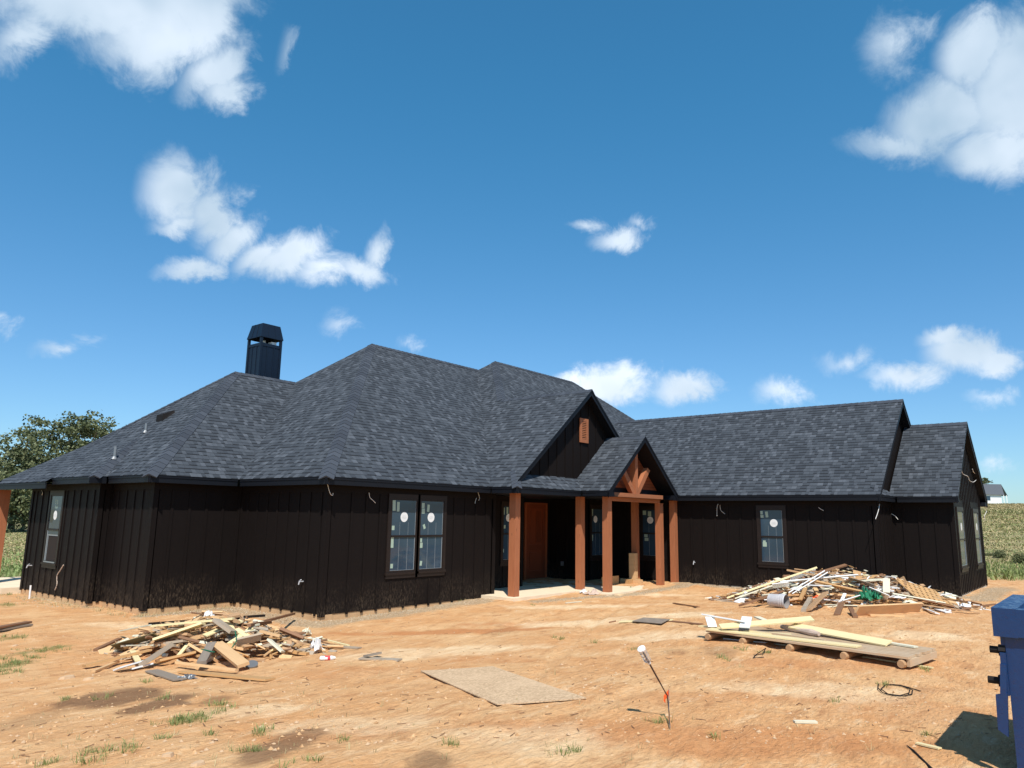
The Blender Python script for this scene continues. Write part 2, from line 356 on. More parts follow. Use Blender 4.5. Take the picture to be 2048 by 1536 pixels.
def gz(x, y, fine=False):
    x = np.asarray(x, float); y = np.asarray(y, float)
    base = -.215+.165*ss(x, -2., 8.)+.07*ss(x, 8, 13)
    base = base+.42*ss(-y, 1.5, 10.)*(1-ss(x, 2, 12))
    near = 1-ss(np.hypot(x-4, y+2), 22, 40)
    z = base*near + (-.18)*(1-near)
    z = z+.05*(fbm(x*.45, y*.45, 3, 5)-.5)*2
    hill = 5.6*ss(x, 26, 140)*(1-ss(y, 20, 110)) - 9*ss(x, 190, 700)*0
    z = z+hill
    z = z+1.2*(fbm(x/60, y/60, 2, 9)-.5)*ss(np.hypot(x, y), 40, 120)
    if fine:
        k = 1-ss(np.hypot(x-2, y+5), 14, 24)
        for (o_, sl, w_) in ((-4.7, .34, 1.), (-6.3, .34, 1.), (-8.9, .12, .7), (-10.4, .12, .7)):
            d_ = (y-(o_+sl*x+.5*np.sin(x*.33+o_)))/math.hypot(1, sl); q_ = np.abs(d_)
            z = z+k*w_*(-.020*(1-ss(q_, .06, .16))+.014*ss(q_, .10, .17)*(1-ss(q_, .17, .32))+.006*np.sin(x*40+d_*30)*(1-ss(q_, .08, .16)))*(.3+.9*vnoise(x*.5, y*.5, 8))
        z = z+k*(.030*(fbm(x*2.1, y*2.1, 3, 21)-.5)+.018*(fbm(x*7, y*7, 3, 31)-.5)*(.4+vnoise(x*.8, y*.8, 3))-.012*ss(fbm(x*3.3+4, y*5.1, 2, 41), .62, .75))
    return z
def hit(px, py, hf=None, off=0.):
    """where the sight line first meets the terrain (or a heap on it)"""
    d = ray(px, py)
    if hf is None:
        z = .05
        for _ in range(12):
            p = CAM+d*min(400., (z-CAM[2])/min(d[2], -1e-3)); z = float(gz(p[0], p[1], abs(p[0]) < 30))+off
        return p
    t = max(3., (1.25-CAM[2])/d[2]) if d[2] < -.004 else 20.; st = .06 if t < 30 else .5
    for _ in range(900):
        p = CAM+d*t
        if p[2] < float(hf(p[0], p[1]))+off: break
        t += st
    a, b = t-st, t
    for _ in range(8):
        mm = (a+b)/2; p = CAM+d*mm
        if p[2] < float(hf(p[0], p[1]))+off: b = mm
        else: a = mm
    return CAM+d*b
def on_y(px, py, y): d = ray(px, py); return CAM+d*((y-CAM[1])/d[1])
def on_x(px, py, x): d = ray(px, py); return CAM+d*((x-CAM[0])/d[0])

# ------------------------------------------------------------------ ground
def lines(a, b, step, far, g=1.16):
    mid = list(np.arange(a, b+1e-6, step)); s = step; lo = []; x = a
    while x > -far: s *= g; x -= s; lo.append(x)
    s = step; hi = []; x = mid[-1]
    while x < far: s *= g; x += s; hi.append(x)
    return np.array(lo[::-1]+mid+hi)
def ellip(x, y, c, rx, ry, ang, sd):
    ca, sa = math.cos(ang), math.sin(ang); dx, dy = x-c[0], y-c[1]
    u = (dx*ca+dy*sa)/rx; v = (-dx*sa+dy*ca)/ry
    return np.clip(1.35-np.sqrt(u*u+v*v)-1.0*(fbm(x*2.6, y*2.6, 4, sd)-.4), 0, 1)
def make_ground():
    X = lines(-8.6, 14, .075, 1500); Y = lines(-12.6, 3.2, .075, 1500)
    xx, yy = np.meshgrid(X, Y); zz = gz(xx, yy, True)
    n, k = xx.shape; V = np.stack([xx, yy, zz], -1).reshape(-1, 3)
    idx = np.arange(n*k).reshape(n, k); F = np.stack([idx[:-1,:-1], idx[:-1,1:], idx[1:,1:], idx[1:,:-1]], -1).reshape(-1, 4)
    me = bpy.data.meshes.new('ground'); me.from_pydata(V.tolist(), [], F.tolist()); me.polygons.foreach_set('use_smooth', [True]*len(F))
    x, y = V[:,0], V[:,1]
    va = math.pi/2-.9
    stain = np.zeros(len(V)); grav = np.zeros(len(V)); red = np.zeros(len(V)); pale = np.zeros(len(V))
    for (px, py, rx, ry, w) in [(220,1400,.72,.50,1),(320,1408,.55,.38,1),(430,1400,.3,.2,.7),(540,1500,.50,.28,.9),(600,1470,.35,.2,.7),(860,1532,.35,.2,.8),(60,1440,.6,.3,.35),(1440,1305,.5,.3,.4),(1000,1262,.9,.3,.25),(1350,1305,.3,.2,.3)]:
        c = hit(px, py); stain = np.maximum(stain, w*ss(ellip(x, y, c, rx, ry, .6, int(px)), .15, .6))
    for (px, py, rx, ry, w) in [(1500,1480,1.6,.5,.7),(1150,1450,1.1,.3,.5),(650,1470,.9,.3,.5),(1650,1330,1.4,.3,.6),(900,1262,2.2,.35,1),(1010,1250,1.2,.3,.7),(950,1320,1.,.4,.4),(1330,1470,.5,.3,.6),(1800,1420,.9,.6,.4),(160,1280,1.,.5,.3),(1500,1395,1.2,.3,.4),(700,1345,1.1,.4,.4)]:
        c = hit(px, py); red = np.maximum(red, w*ss(ellip(x, y, c, rx, ry, -.9, int(px)+3), .1, .7))
    for (px, py, rx, ry, w) in [(1150,1215,1.8,.5,1),(1400,1270,1.5,.5,.9),(900,1300,1.4,.5,.8),(1150,1245,1.3,.5,1),(1350,1230,1.2,.6,1),(1300,1190,1.4,.4,.9),(800,1310,1.1,.5,.8),(1640,1380,1.2,.5,.7),(1100,1480,.7,.5,.6),(700,1450,.8,.4,.6),(1850,1270,.9,.5,.9),(250,1250,.9,.4,.7),(500,1420,.8,.3,.6)]:
        c = hit(px, py); pale = np.maximum(pale, w*ss(ellip(x, y, c, rx, ry, -.9, int(px)+7), .05, .7))
    def seg(ax, ay, bx, by, w):
        t = np.clip(((x-ax)*(bx-ax)+(y-ay)*(by-ay))/((bx-ax)**2+(by-ay)**2), 0, 1); d = np.hypot(x-ax-t*(bx-ax), y-ay-t*(by-ay))
        return ss(w*(.5+fbm(x*2, y*2, 3, 77))-d, -.05, .2)
    for s in [(-2.4,5.4,-2.4,9,.3),(-2.2,3.1,-.1,3.0,.42),(-.3,3.3,-.3,0,.5),(-.2,-.3,5.5,-.25,.55),(5.4,-1.5,8,-2.4,.25),(7.9,-2.5,12.2,-2.6,.3),(12,-2.4,12.1,-4,.4),(13.2,-8.8,14.0,-10.2,.55),(14,-10,19,-10,.4)]:
        grav = np.maximum(grav, seg(*s))
    xr, yr = x+1.5*(fbm(x*.3, y*.3, 3, 61)-.5)*2, y+1.5*(fbm(x*.3+9, y*.3, 3, 62)-.5)*2
    grass = np.maximum.reduce([ss(yr, 12.6, 13.6)*ss(-x, -60, -40), ss(xr, 22.5, 24.5), ss(-xr, 13, 14), ss(yr, 12.6, 13.6), ss(-yr, 22, 24)])
    patch = np.zeros(len(V))
    for (px, py, rx, ry) in [(20,1330,.45,.25),(80,1302,.6,.15),(380,1440,.2,.12),(20,1208,.4,.15),(30,1275,.3,.15)]:
        c = hit(px, py); patch = np.maximum(patch, ss(ellip(x, y, c, rx, ry, .4, int(px)+9), .1, .6))
    ca = me.color_attributes.new('mask', 'FLOAT_COLOR', 'POINT'); ca.data.foreach_set('color', np.stack([stain, grav, grass, np.ones(len(V))], -1).ravel())
    cb = me.color_attributes.new('mask2', 'FLOAT_COLOR', 'POINT'); cb.data.foreach_set('color', np.stack([red, patch, pale, np.ones(len(V))], -1).ravel())
    m = mat('dirt_and_grass', rough=.95, spec=.15); g = G(m); p = g.pos()
    def attr(nm):
        a = g.n('Attribute'); a.attribute_name = nm; s = g.n('SeparateColor'); g.L.new(a.outputs['Color'], s.inputs[0]); return s.outputs
    A = attr('mask'); B = attr('mask2')
    n1 = g.noise(g.mapv(p, (1,1,1), rot=(0,0,-.85)), .9, 6, .62, .4); n2 = g.noise(g.mapv(p, (1,2.6,1), rot=(0,0,-.75)), 2.2, 6, .65, .5); n3 = g.noise(p, 28, 5, .7); n4 = g.noise(g.mapv(p, (1,2.2,1), rot=(0,0,-.8)), 9, 5, .65, .8)
    c = g.mix(g.rng(n1, .35, .65), (.61,.315,.142), (.67,.40,.205))
    c = g.mix(g.rng(n2, .50, .70, 0, .8), c, (.45,.215,.098)); c = g.mix(g.rng(n2, .46, .30, 0, .75), c, (.74,.50,.30))
    n5 = g.noise(g.mapv(p, (1,3.4,1), rot=(0,0,-.6)), 4.2, 6, .7, 1.1); c = g.mix(g.rng(n5, .53, .70, 0, .6), c, (.40,.205,.105)); c = g.mix(g.rng(n5, .44, .32, 0, .45), c, (.76,.54,.34))
    c = g.mix(g.m('MULTIPLY', A[0] if False else B[0], .75), c, (.50,.20,.078))
    c = g.mix(g.m('MULTIPLY', B[2], g.rng(n2, .3, .6, .9, .45)), c, (.84,.64,.42))
    c = g.mix(g.rng(n4, .58, .72, 0, .45), c, (.36,.19,.10)); c = g.mix(g.rng(n3, .60, .74, 0, .55), c, (.30,.17,.095)); c = g.mix(g.rng(n3, .40, .30, 0, .4), c, (.80,.60,.40))
    gv = g.n('TexVoronoi'); g.L.new(p, gv.inputs['Vector']); gv.inputs['Scale'].default_value = 38; gs = g.n('SeparateColor'); g.L.new(gv.outputs['Color'], gs.inputs[0])
    gc = g.mix(gs.outputs[0], (.27,.195,.125), (.58,.45,.31)); c = g.mix(g.m('MULTIPLY', A[1], g.rng(n3, .3, .5, .3, .8)), c, gc)
    c = g.mix(g.m('MULTIPLY', A[0], .85), c, (.195,.105,.058))
    c = g.mix(g.m('MULTIPLY', B[1], g.rng(n3, .4, .55, .2, .8)), c, (.16,.16,.05))
    # pasture
    f1 = g.noise(p, .09, 5, .6); f2 = g.noise(p, .9, 6, .7); f3 = g.noise(p, 5, 5, .7)
    gr = g.mix(g.rng(f2, .35, .65), (.40,.33,.19), (.30,.27,.125)); gr = g.mix(g.rng(f1, .42, .62, 0, .7), gr, (.19,.215,.085)); gr = g.mix(g.rng(f3, .5, .75, 0, .25), gr, (.16,.15,.07)); gr = g.mix(g.rng(f3, .45, .3, 0, .3), gr, (.52,.45,.29))
    c = g.mix(1.0, c, (1.07, 1.09, 1.06), 'MULTIPLY'); c = g.mix(A[2], c, gr); g.col(c)
    h = g.m('ADD', g.m('MULTIPLY', n4, 1.2), g.m('ADD', g.m('MULTIPLY', n3, .5), g.m('MULTIPLY', g.m('MULTIPLY', gs.outputs[0], A[1]), .8))); g.bump(h, .035, .9)
    me.materials.append(m); o = bpy.data.objects.new('ground', me); COL.objects.link(o); tag(o, kind='structure')
make_ground()

# ------------------------------------------------------------------ house
H = 2.75; P = .8229; PG = .8159
EZ0, EZ1 = 2.59, 2.735
house = empty('house', (5, 4, -.1), 'single storey black board and batten house with charcoal shingle roofs and cedar porch posts', 'house')
def frame(a, b, n):
    a = np.array(a, float)-.08; b = np.array(b, float)-.08; d = (b-a)/np.linalg.norm(b-a)
    return (a, d, np.array(n, float)), float(np.linalg.norm(b-a))
def wall(a, b, n, z0, z1, holes=(), phase=None, gap=.4064, cb=(1, 1), top=None, name='wall', label=None):
    """board and batten wall; top(x) optional roof line; holes: (x0, x1, zlo, zhi) left free of battens"""
    fr, ln = frame(a, b, n); mb = MB()
    if top is None: mb.lbox(fr, 0, ln, -.12, 0, z0, z1)
    else:
        xs = [0, ln]+[x for x in top[1] if 0 < x < ln]; xs.sort(); o, d, nn = fr
        for y in (0, -.12):
            pts = [(o[0]+d[0]*x+nn[0]*y, o[1]+d[1]*x+nn[1]*y) for x in xs]
            ring = [(*pts[0], z0), (*pts[-1], z0)]+[(*pts[i], top[0](xs[i])) for i in range(len(xs)-1, -1, -1)]
            mb.poly(ring if y == 0 else ring[::-1])
    x = gap*.8 if phase is None else phase
    while x < ln-.03:
        zt = z1 if top is None else min(top[0](x-.03), top[0](x+.03))-.02
        segs = [(z0-.035, zt)]
        for (h0, h1, za, zb) in holes:
            if h0-.05 < x < h1+.05:
                segs = [s for q in segs for s in ((q[0], min(q[1], za)), (max(q[0], zb), q[1])) if s[1]-s[0] > .02]
        for s in segs: mb.lbox(fr, x-.031, x+.031, .001, .02, s[0], s[1])
        x += gap
    if cb[0]: mb.lbox(fr, 0, .09, .0015, .024, z0-.045, z1 if top is None else top[0](0)-.02)
    if cb[1]: mb.lbox(fr, ln-.09, ln+.024, .0015, .024, z0-.045, z1 if top is None else top[0](ln)-.02)
    if top is None: mb.lbox(fr, .09, ln-.09, .0018, .022, z1-.15, z1)
    o = mb.build(name, M['siding'], house)
    if label: o['label'] = label
    return fr
ZL, ZR = -.09, .10
fr_main = wall((0,0), (5.484,0), (0,-1), ZL, 2.6, holes=[(1.62,3.72,.5,2.52)], phase=.66, label='front wall holding the double window')
fr_b = wall((0,3.345), (0,0), (-1,0), ZL, 2.6, phase=.3)
wall((-2.125,3.345), (0,3.345), (0,-1), ZL, 2.6, phase=.42, cb=(1, 0))
wall((-2.125,5.448), (-2.125,3.345), (-1,0), ZL, 2.6, phase=.36, cb=(0, 1))
wall((-2.409,5.448), (-2.125,5.448), (0,-1), ZL, 2.6, cb=(1, 0), phase=.2)
fr_left = wall((-2.409,9.74), (-2.409,5.448), (-1,0), ZL, 2.6, holes=[(1.30,2.25,.5,2.48)], phase=.33)
wall((2.6,9.74), (-2.409,9.74), (0,1), ZL, 2.6)
wall((2.6,10.8), (2.6,9.74), (-1,0), ZL, 2.6)
wall((22.0,10.8), (2.6,10.8), (0,1), ZL, 2.6)
wall((5.484,0), (5.484,.9), (1,0), -.06, 2.59, cb=(0, 0))
fr_w1 = wall((5.484,.9), (7.82,.9), (0,-1), -.02, 2.59, holes=[(1.28,2.16,.6,2.42)], cb=(0, 1), phase=.25)
wall((7.82,.9), (7.82,2.15), (1,0), -.02, 2.59, cb=(0, 0))
fr_d = wall((7.82,2.15), (10.9,2.15), (0,-1), -.02, 2.59, holes=[(1.45,3.0,-.1,2.52)], cb=(0, 0), phase=.3)
wall((10.9,2.15), (10.9,.6), (-1,0), -.02, 2.59, cb=(0, 1), phase=.3)
fr_w2 = wall((10.9,.6), (12.37,.6), (0,-1), -.02, 2.59, holes=[(.05,1.0,.6,2.45)], cb=(0, 0), phase=.2)
fr_wing = wall((12.37,.6), (12.37,-7.87), (-1,0), ZR-.06, 2.6, holes=[(1.10,2.0,.65,2.45),(5.1,6.1,.62,2.48)], cb=(0, 1), phase=.55, label='long side wall of the right wing with one single window')
wall((12.37,-7.87), (14.16,-7.87), (0,-1), ZR, 2.6, cb=(0, 0), phase=.3)
wall((14.16,-7.87), (14.16,-9.437), (-1,0), ZR, 2.6, cb=(0, 1), phase=.3)
GL = lambda x: H+P*(min(x+.38, 5.79-(x+.38)))-.10
fr_gab = wall((14.16,-9.437), (19.19,-9.437), (0,-1), ZR, 2.6, holes=[(.3,1.5,.6,2.7),(3.2,4.6,.6,2.7)], top=(GL, [2.515]), phase=.3, gap=.3, label='gable end wall with two narrow windows')
wall((19.19,-9.437), (19.19,4.0), (1,0), ZR, 2.6)
wall((19.19,4.0), (22.0,4.0), (0,-1), ZR, 2.6); wall((22.0,4.0), (22.0,10.8), (1,0), ZR, 2.6)
UG = lambda x: H+P*(min(x+.37, 7.567-(x+.37)))-.12
mbu = MB(); mbu.poly([(12.4,-7.9,2.62),(19.16,-7.9,2.62),(19.16,-7.9,3.0),(15.78,-7.9,5.74),(12.4,-7.9,3.0)]); mbu.build('wall', M['siding'], house)
# gable over the entry
def gable_wall(y, x0, x1, zb, apex, pitch, drop, matl, gap):
    mb = MB(); f = lambda x: apex[1]-pitch*abs(x-apex[0])-drop
    mb.poly([(x0,y,zb),(x1,y,zb),(x1,y,max(zb,f(x1))),(apex[0],y,f(apex[0])),(x0,y,max(zb,f(x0)))])
    x = x0+.17
    while x < x1 and gap:
        if f(x)-.03 > zb: mb.box(x-.031, x+.031, y-.02, y-.001, zb, min(f(x-.031), f(x+.031)))
        x += gap
    return mb.build('wall', matl, house)
gw = gable_wall(-.81, 5.46, 11.75, 3.05, (8.6, 5.82), P, .14, M['siding'], .4064); gw['label'] = 'upper gable wall above the entry with a cedar louvre'
# footing
mb = MB(); mb_l = MB(); mb_r = MB()
def foot(a, b, n, zt, zb=-.75):
    fr, ln = frame(a, b, n); (mb_l if a[0] < 6 else mb_r).lbox(fr, -.0, ln, -.3, -.012, zb, zt)
for a, b, n, z in [((0,0),(5.484,0),(0,-1),-.091),((0,3.345),(0,0),(-1,0),-.093),((-2.125,3.345),(0,3.345),(0,-1),-.095),((-2.125,5.448),(-2.125,3.345),(-1,0),-.097),((-2.409,9.74),(-2.409,5.448),(-1,0),-.099),
                   ((12.37,-1.9),(12.37,-7.87),(-1,0),.038),((12.37,-7.87),(14.16,-7.87),(0,-1),.097),((14.16,-7.87),(14.16,-9.437),(-1,0),.095),((14.16,-9.437),(19.19,-9.437),(0,-1),.093),((19.19,-9.437),(19.19,4),(1,0),.09)]: foot(a, b, n, z)
mb_l.build('foundation', M['foot'], house); mb_r.build('foundation', M['foot2'], house)
mb = MB(); mb.poly([(4.93,-1.16,-.02),(7.72,-1.16,-.02),(7.72,-2.22,-.02),(12.35,-2.22,-.02),(12.35,2.13,-.02),(5.5,2.13,-.02),(5.5,-.02,-.02),(4.93,-.02,-.02)])
R_ = [(4.93,-1.16),(7.72,-1.16),(7.72,-2.22),(12.35,-2.22),(12.35,-.02),(4.93,-.02)]
for i in range(4): a, b = R_[i-1 if i else 5], R_[i]; mb.poly([(*a,-.6),(*b,-.6),(*b,-.02),(*a,-.02)])
mb.build('porch_floor', M['conc'], house)
mb = MB(); mb.box(-2.9, 2.55, 9.76, 13.3, -.7, -.08); mb.build('patio_slab', M['conc'], house)

# roofs
def roof_poly(mb, pts, z0=H):
    Q = [np.array(p, float) for p in pts]; n = np.zeros(3)
    for i in range(len(Q)): n += np.cross(Q[i], Q[(i+1) % len(Q)])
    n /= np.linalg.norm(n)
    if n[2] < 0: Q = Q[::-1]; n = -n
    s = np.array([0,0,1.])-n*n[2]; s /= np.linalg.norm(s); e = np.cross(s, n)
    mb.poly(Q, [(float(q@e)+50, (q[2]-z0)/s[2]+7.15) for q in Q])
mb = MB(); ue = 16.3
L1, V1, E1, V2, E4 = (-2.504,2.966,H), (-.379,2.966,H), (-.379,-.379,H), (4.868,-.379,H), (4.868,-1.279,H)
R1, J1, R2 = (1.613,7.083,6.138), (3.738,7.083,6.138), (5.406,5.406,7.510)
R2e, R3 = (10.653,5.406,7.510), (11.08,4.933,7.862); R3e = (ue,4.933,7.862)
roof_poly(mb, [L1, V1, J1, R1])
MT = (-1.186,6.57,3.831)                                    # top of the little hip over the bumped-out bay
roof_poly(mb, [L1, R1, (-2.504,11.2,H)])
bayz = lambda x: H+(3.831-H)*(x+2.788)/(2.788-1.186)
roof_poly(mb, [(-2.788,5.069,H), (-1.186,6.671,3.842), (-1.186,9.9,3.842), (-2.788,11.45,H)])
roof_poly(mb, [(-2.788,5.069,H), (-2.504,5.069,H), (-1.186,6.671,3.842)])
roof_poly(mb, [(-2.93,7.6,H-.096), (-2.788,7.6,H+.004), (-2.788,11.45,H+.004), (-2.93,11.6,H-.096)], H-.096)
roof_poly(mb, [E1, R2, J1, V1])
roof_poly(mb, [E1, V2, R2e, R2])
G_, Gb = (8.597,-1.123,5.819), (8.597,2.45,5.819)
roof_poly(mb, [V2, (4.868,-1.123,H), G_, Gb, R3, R2e])
roof_poly(mb, [E4, (12.0,-1.279,H), (15.78,2.505,5.865), (ue+2.42,2.513,5.87), R3e, R3])
roof_poly(mb, [G_, (12.2,-1.123,2.855), (12.2,-1.2,2.855), Gb])
roof_poly(mb, [R3e, (ue+6.21,-1.279,H), (ue+6.21,11.2,H)])
roof_poly(mb, [(19.0,-1.279,H), (ue+6.21,-1.279,H), R3e])
roof_poly(mb, [(-2.504,11.2,H), (ue+6.21,11.2,H), R3e, R3, R2e, R2, J1, R1])
# porch gable
PR = (9.892,-2.198,4.466)
roof_poly(mb, [(7.787,-2.198,H), PR, (9.892,-.75,4.466), (8.32,-.75,3.185), (7.787,-1.279,H)])
roof_poly(mb, [PR, (11.996,-2.198,H), (11.996,-1.0,H), (9.892,.9,4.466)])
# wing
roof_poly(mb, [(11.996,-8.146,H), (11.996,-1.279,H), (15.78,2.505,5.865), (15.78,-8.146,5.865)])
roof_poly(mb, [(15.78,-8.146,5.865), (15.78,2.505,5.865), (19.564,2.505,H), (19.564,-8.146,H)])
roof_poly(mb, [(13.78,-9.712,H), (13.78,-7.95,H), (16.672,-7.95,5.130), (16.672,-9.712,5.130)])
roof_poly(mb, [(16.672,-9.712,5.130), (16.672,-8.0,5.130), (19.564,-8.0,H), (19.564,-9.712,H)])
roof_poly(mb, [(12.02,-8.146,H), (13.78,-8.146,H), (13.78,-7.86,H+.235), (12.25,-7.86,H+.235)])
roof = mb.build('roof', M['shingle'], house)
# hip and ridge caps: overlapping bent shingles
def caps(a, b, n1, n2, w=.15, st=.19, lift=.012):
    a = np.array(a, float); b = np.array(b, float); d = b-a; ln = np.linalg.norm(d); d /= ln; mb = MB()
    def side(n, sgn):
        n = np.array(n, float); n /= np.linalg.norm(n); t = np.cross(n, d); t /= np.linalg.norm(t)
        return n, t*sgn
    m1, s1 = side(n1, 1); m2, s2 = side(n2, -1)
    if s1[2] > s2[2]+.5: pass
    c = (m1+m2); c /= np.linalg.norm(c)
    for s_, m_ in ((s1, m1), (s2, m2)):
        if s_[2] > 0: s_ *= -1
    k = 0; x = 0
    while x < ln-.02:
        e = min(x+st+.03, ln); lo = lift*.95+random.uniform(0, .003); hi = lift*.45; ww = w+random.uniform(-.012, .012)
        p0 = a+d*x; p1 = a+d*e
        A0, A1 = p0+c*(lo+.008), p1+c*(hi+.004)
        B0, B1 = p0+s1*ww+m1*lo, p1+s1*w+m1*hi; C0, C1 = p0+s2*ww+m2*lo, p1+s2*w+m2*hi
        i = len(mb.v)
        mb.v += [tuple(q) for q in (A0, A1, B0, B1, C0, C1, p0-c*.01, p0+s1*ww-m1*.002, p0+s2*ww-m2*.002)]
        for f in ((0,1,3,2), (0,4,5,1), (0,2,7,6), (0,6,8,4)): mb.f.append([i+q for q in f]); mb.uv.append([(0,0)]*4); mb.mi.append(0)
        x += st
    mb.build('ridge_cap', M['cap'], roof)
NU, NV, NU_, NV_ = (-P,0,1), (0,-P,1), (P,0,1), (0,P,1)
caps(E1, R2, NU, NV, .165, .2, .016); caps(L1, R1, NU, NV, .165, .2, .016); caps((-2.788,5.069,H), (-1.186,6.671,3.842), (-.68,0,1), NV, .15, .2, .016)
caps(Gb, R3, NU, NV, .16, .2, .016); caps(R1, J1, NV, NV_); caps(R2, R2e, NV, NV_); caps(R3, R3e, NV, NV_); caps(G_, Gb, NU, NU_); caps(PR, (9.892,.8,4.466), NU, NU_)
caps((15.78,-8.146,5.865), (15.78,2.5,5.865), NU, NU_); caps((16.672,-9.712,5.13), (16.672,-7.95,5.13), NU, NU_); caps((ue+2.42,2.513,5.87), R3e, NV, NU_); caps((-2.504,11.2,H), R1, NU, NV_, .16, .2)
caps(E4, (5.45,-.70,3.23), NU, NV, .13, .18, .012)
# fascia boards along the eaves
mb = MB()
def fas(a, b, n, z0=EZ0, z1=EZ1, ext=0.):
    fr, ln = frame(a, b, n); fr = (fr[0]+.08, fr[1], fr[2]); mb.lbox(fr, -ext, ln+ext, -.045, -.02, z0, z1); mb.lbox(fr, -ext, ln+ext, -.02, -.008, z1-.035, z1+.008)
fas((-2.504,2.966), (-.40,2.966), (0,-1)); fas((-2.504,5.0), (-2.504,2.966), (-1,0)); fas((-2.788,5.069), (-2.504,5.069), (0,-1)); fas((-2.788,7.6), (-2.788,5.069), (-1,0))
fas((-2.93,13.6), (-2.93,7.6), (-1,0), EZ0-.10, EZ1-.10); fas((-.379,2.95), (-.379,-.379), (-1,0)); fas((-.379,-.379), (4.89,-.379), (0,-1)); fas((4.868,-.40), (4.868,-1.279), (-1,0))
fas((4.868,-1.279), (7.81,-1.279), (0,-1)); fas((7.787,-1.30), (7.787,-2.20), (-1,0)); fas((11.996,-2.15), (11.996,-8.146), (-1,0)); fas((11.996,-8.146), (13.8,-8.146), (0,-1)); fas((13.78,-8.17), (13.78,-9.712), (-1,0))
fas((19.564,-9.7), (19.564,3.6), (1,0)); fas((19.6,3.62), (ue+6.2,3.62), (0,-1)); fas((ue+6.2,3.6), (ue+6.2,11.2), (1,0)); fas((ue+6.2,11.2), (-2.9,11.2), (0,1))
mb.box(-2.88, -2.50, 5.07, 5.10, EZ0, EZ1-.02)
mb.build('fascia', M['trim'], house)
# rake boards
mb = MB()
def rake(y, a, b, drop=.012, dep=.17, yy=.03):
    (x0, z0), (x1, z1) = a, b
    mb.hexa([(x0,y,z0-drop-dep),(x1,y,z1-drop-dep),(x1,y+yy,z1-drop-dep),(x0,y+yy,z0-drop-dep),(x0,y,z0-drop),(x1,y,z1-drop),(x1,y+yy,z1-drop),(x0,y+yy,z0-drop)])
    mb.hexa([(x0,y-.014,z0-drop-.05),(x1,y-.014,z1-drop-.05),(x1,y,z1-drop-.05),(x0,y,z0-drop-.05),(x0,y-.014,z0-drop+.006),(x1,y-.014,z1-drop+.006),(x1,y,z1-drop+.006),(x0,y,z0-drop+.006)])
rake(-1.10, (4.90,H+.03), (8.597,5.819)); rake(-1.101, (8.597,5.819), (12.1,2.94))
mb.build('rake_board', M['trim'], house); mb = MB()
rake(-2.18, (7.80,H), (9.892,4.466)); rake(-2.181, (9.892,4.466), (11.99,H)); mb.box(7.80, 8.12, -2.172, -1.76, EZ0+.002, EZ0+.14); mb.box(11.66, 11.975, -2.172, -1.76, EZ0+.002, EZ0+.16); mb.build('rake_board', M['trim'], house); mb = MB(); rake(-8.13, (12.0,H), (15.78,5.865)); rake(-8.131, (15.78,5.865), (19.564,H))
mb.build('rake_board', M['trim'], house); mb = MB(); rake(-9.69, (13.78,H), (16.672,5.13)); rake(-9.691, (16.672,5.13), (19.564,H))
# boxed rake returns
mb.box(19.2, 19.55, -9.68, -9.45, EZ0+.002, EZ0+.14); mb.box(13.81, 14.15, -9.68, -9.45, EZ0+.002, EZ0+.14)
mb.build('rake_board', M['trim'], house)
# soffits and ceilings
mb = MB(); zs = EZ0+.012
def sq(x0, x1, y0, y1, z=zs): mb.poly([(x0,y0,z),(x0,y1,z),(x1,y1,z),(x1,y0,z)])
sq(-2.47,-.02,3.0,3.34); sq(-2.47,-2.13,3.35,5.44); sq(-2.76,-2.41,5.10,9.73); sq(-.345,0,0,3.34); sq(-.345,4.89,-.345,0); sq(4.9,7.75,-1.25,.9); sq(4.9,5.4,-.3,.9,zs+.001); sq(7.76,12.36,-2.17,.9,zs+.002); sq(7.83,12.36,.9,2.14,zs+.003)
sq(12.03,12.37,-8.12,-2.17); sq(12.37,14.15,-8.12,-7.87); sq(13.81,14.15,-9.69,-8.12); sq(-2.9,2.6,9.75,11.18,zs-.004); sq(19.2,19.55,-9.4,3.6)
def rsof(y0, y1, a, b, drop=.15):
    (x0, z0), (x1, z1) = a, b; mb.poly([(x0,y0,z0-drop),(x1,y0,z1-drop),(x1,y1,z1-drop),(x0,y1,z0-drop)])
rsof(-1.08,-.80,(4.95,H+.07),(8.597,5.819)); rsof(-1.08,-.80,(8.597,5.819),(12.1,2.94)); rsof(-2.15,-1.60,(7.85,H+.05),(9.892,4.466),.13); rsof(-2.15,-1.60,(9.892,4.466),(11.95,H+.04),.13)
rsof(-8.11,-7.86,(12.05,H+.05),(15.78,5.865)); rsof(-8.11,-7.86,(15.78,5.865),(19.5,H+.05)); rsof(-9.67,-9.43,(13.83,H+.04),(16.672,5.13)); rsof(-9.67,-9.43,(16.672,5.13),(19.5,H+.05))
mb.build('soffit', M['trim'], house)
# cedar boarding behind the porch truss
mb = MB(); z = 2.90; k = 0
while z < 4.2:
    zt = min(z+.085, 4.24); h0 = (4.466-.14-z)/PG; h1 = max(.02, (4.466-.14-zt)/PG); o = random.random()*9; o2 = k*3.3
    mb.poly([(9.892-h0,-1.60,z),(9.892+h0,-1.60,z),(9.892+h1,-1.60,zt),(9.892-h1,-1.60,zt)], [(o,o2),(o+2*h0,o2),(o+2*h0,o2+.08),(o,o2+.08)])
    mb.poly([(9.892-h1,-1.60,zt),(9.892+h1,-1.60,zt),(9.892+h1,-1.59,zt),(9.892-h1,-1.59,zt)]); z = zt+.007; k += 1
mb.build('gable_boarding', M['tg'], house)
mb = MB(); mb.poly([(7.9,-1.585,2.62),(11.9,-1.585,2.62),(11.9,-1.585,2.75),(9.892,-1.585,4.33),(7.9,-1.585,2.75)]); mb.box(7.95, 11.85, -1.64, -1.587, 2.62, 2.88); mb.build('backing_panel', M['trim'], house)

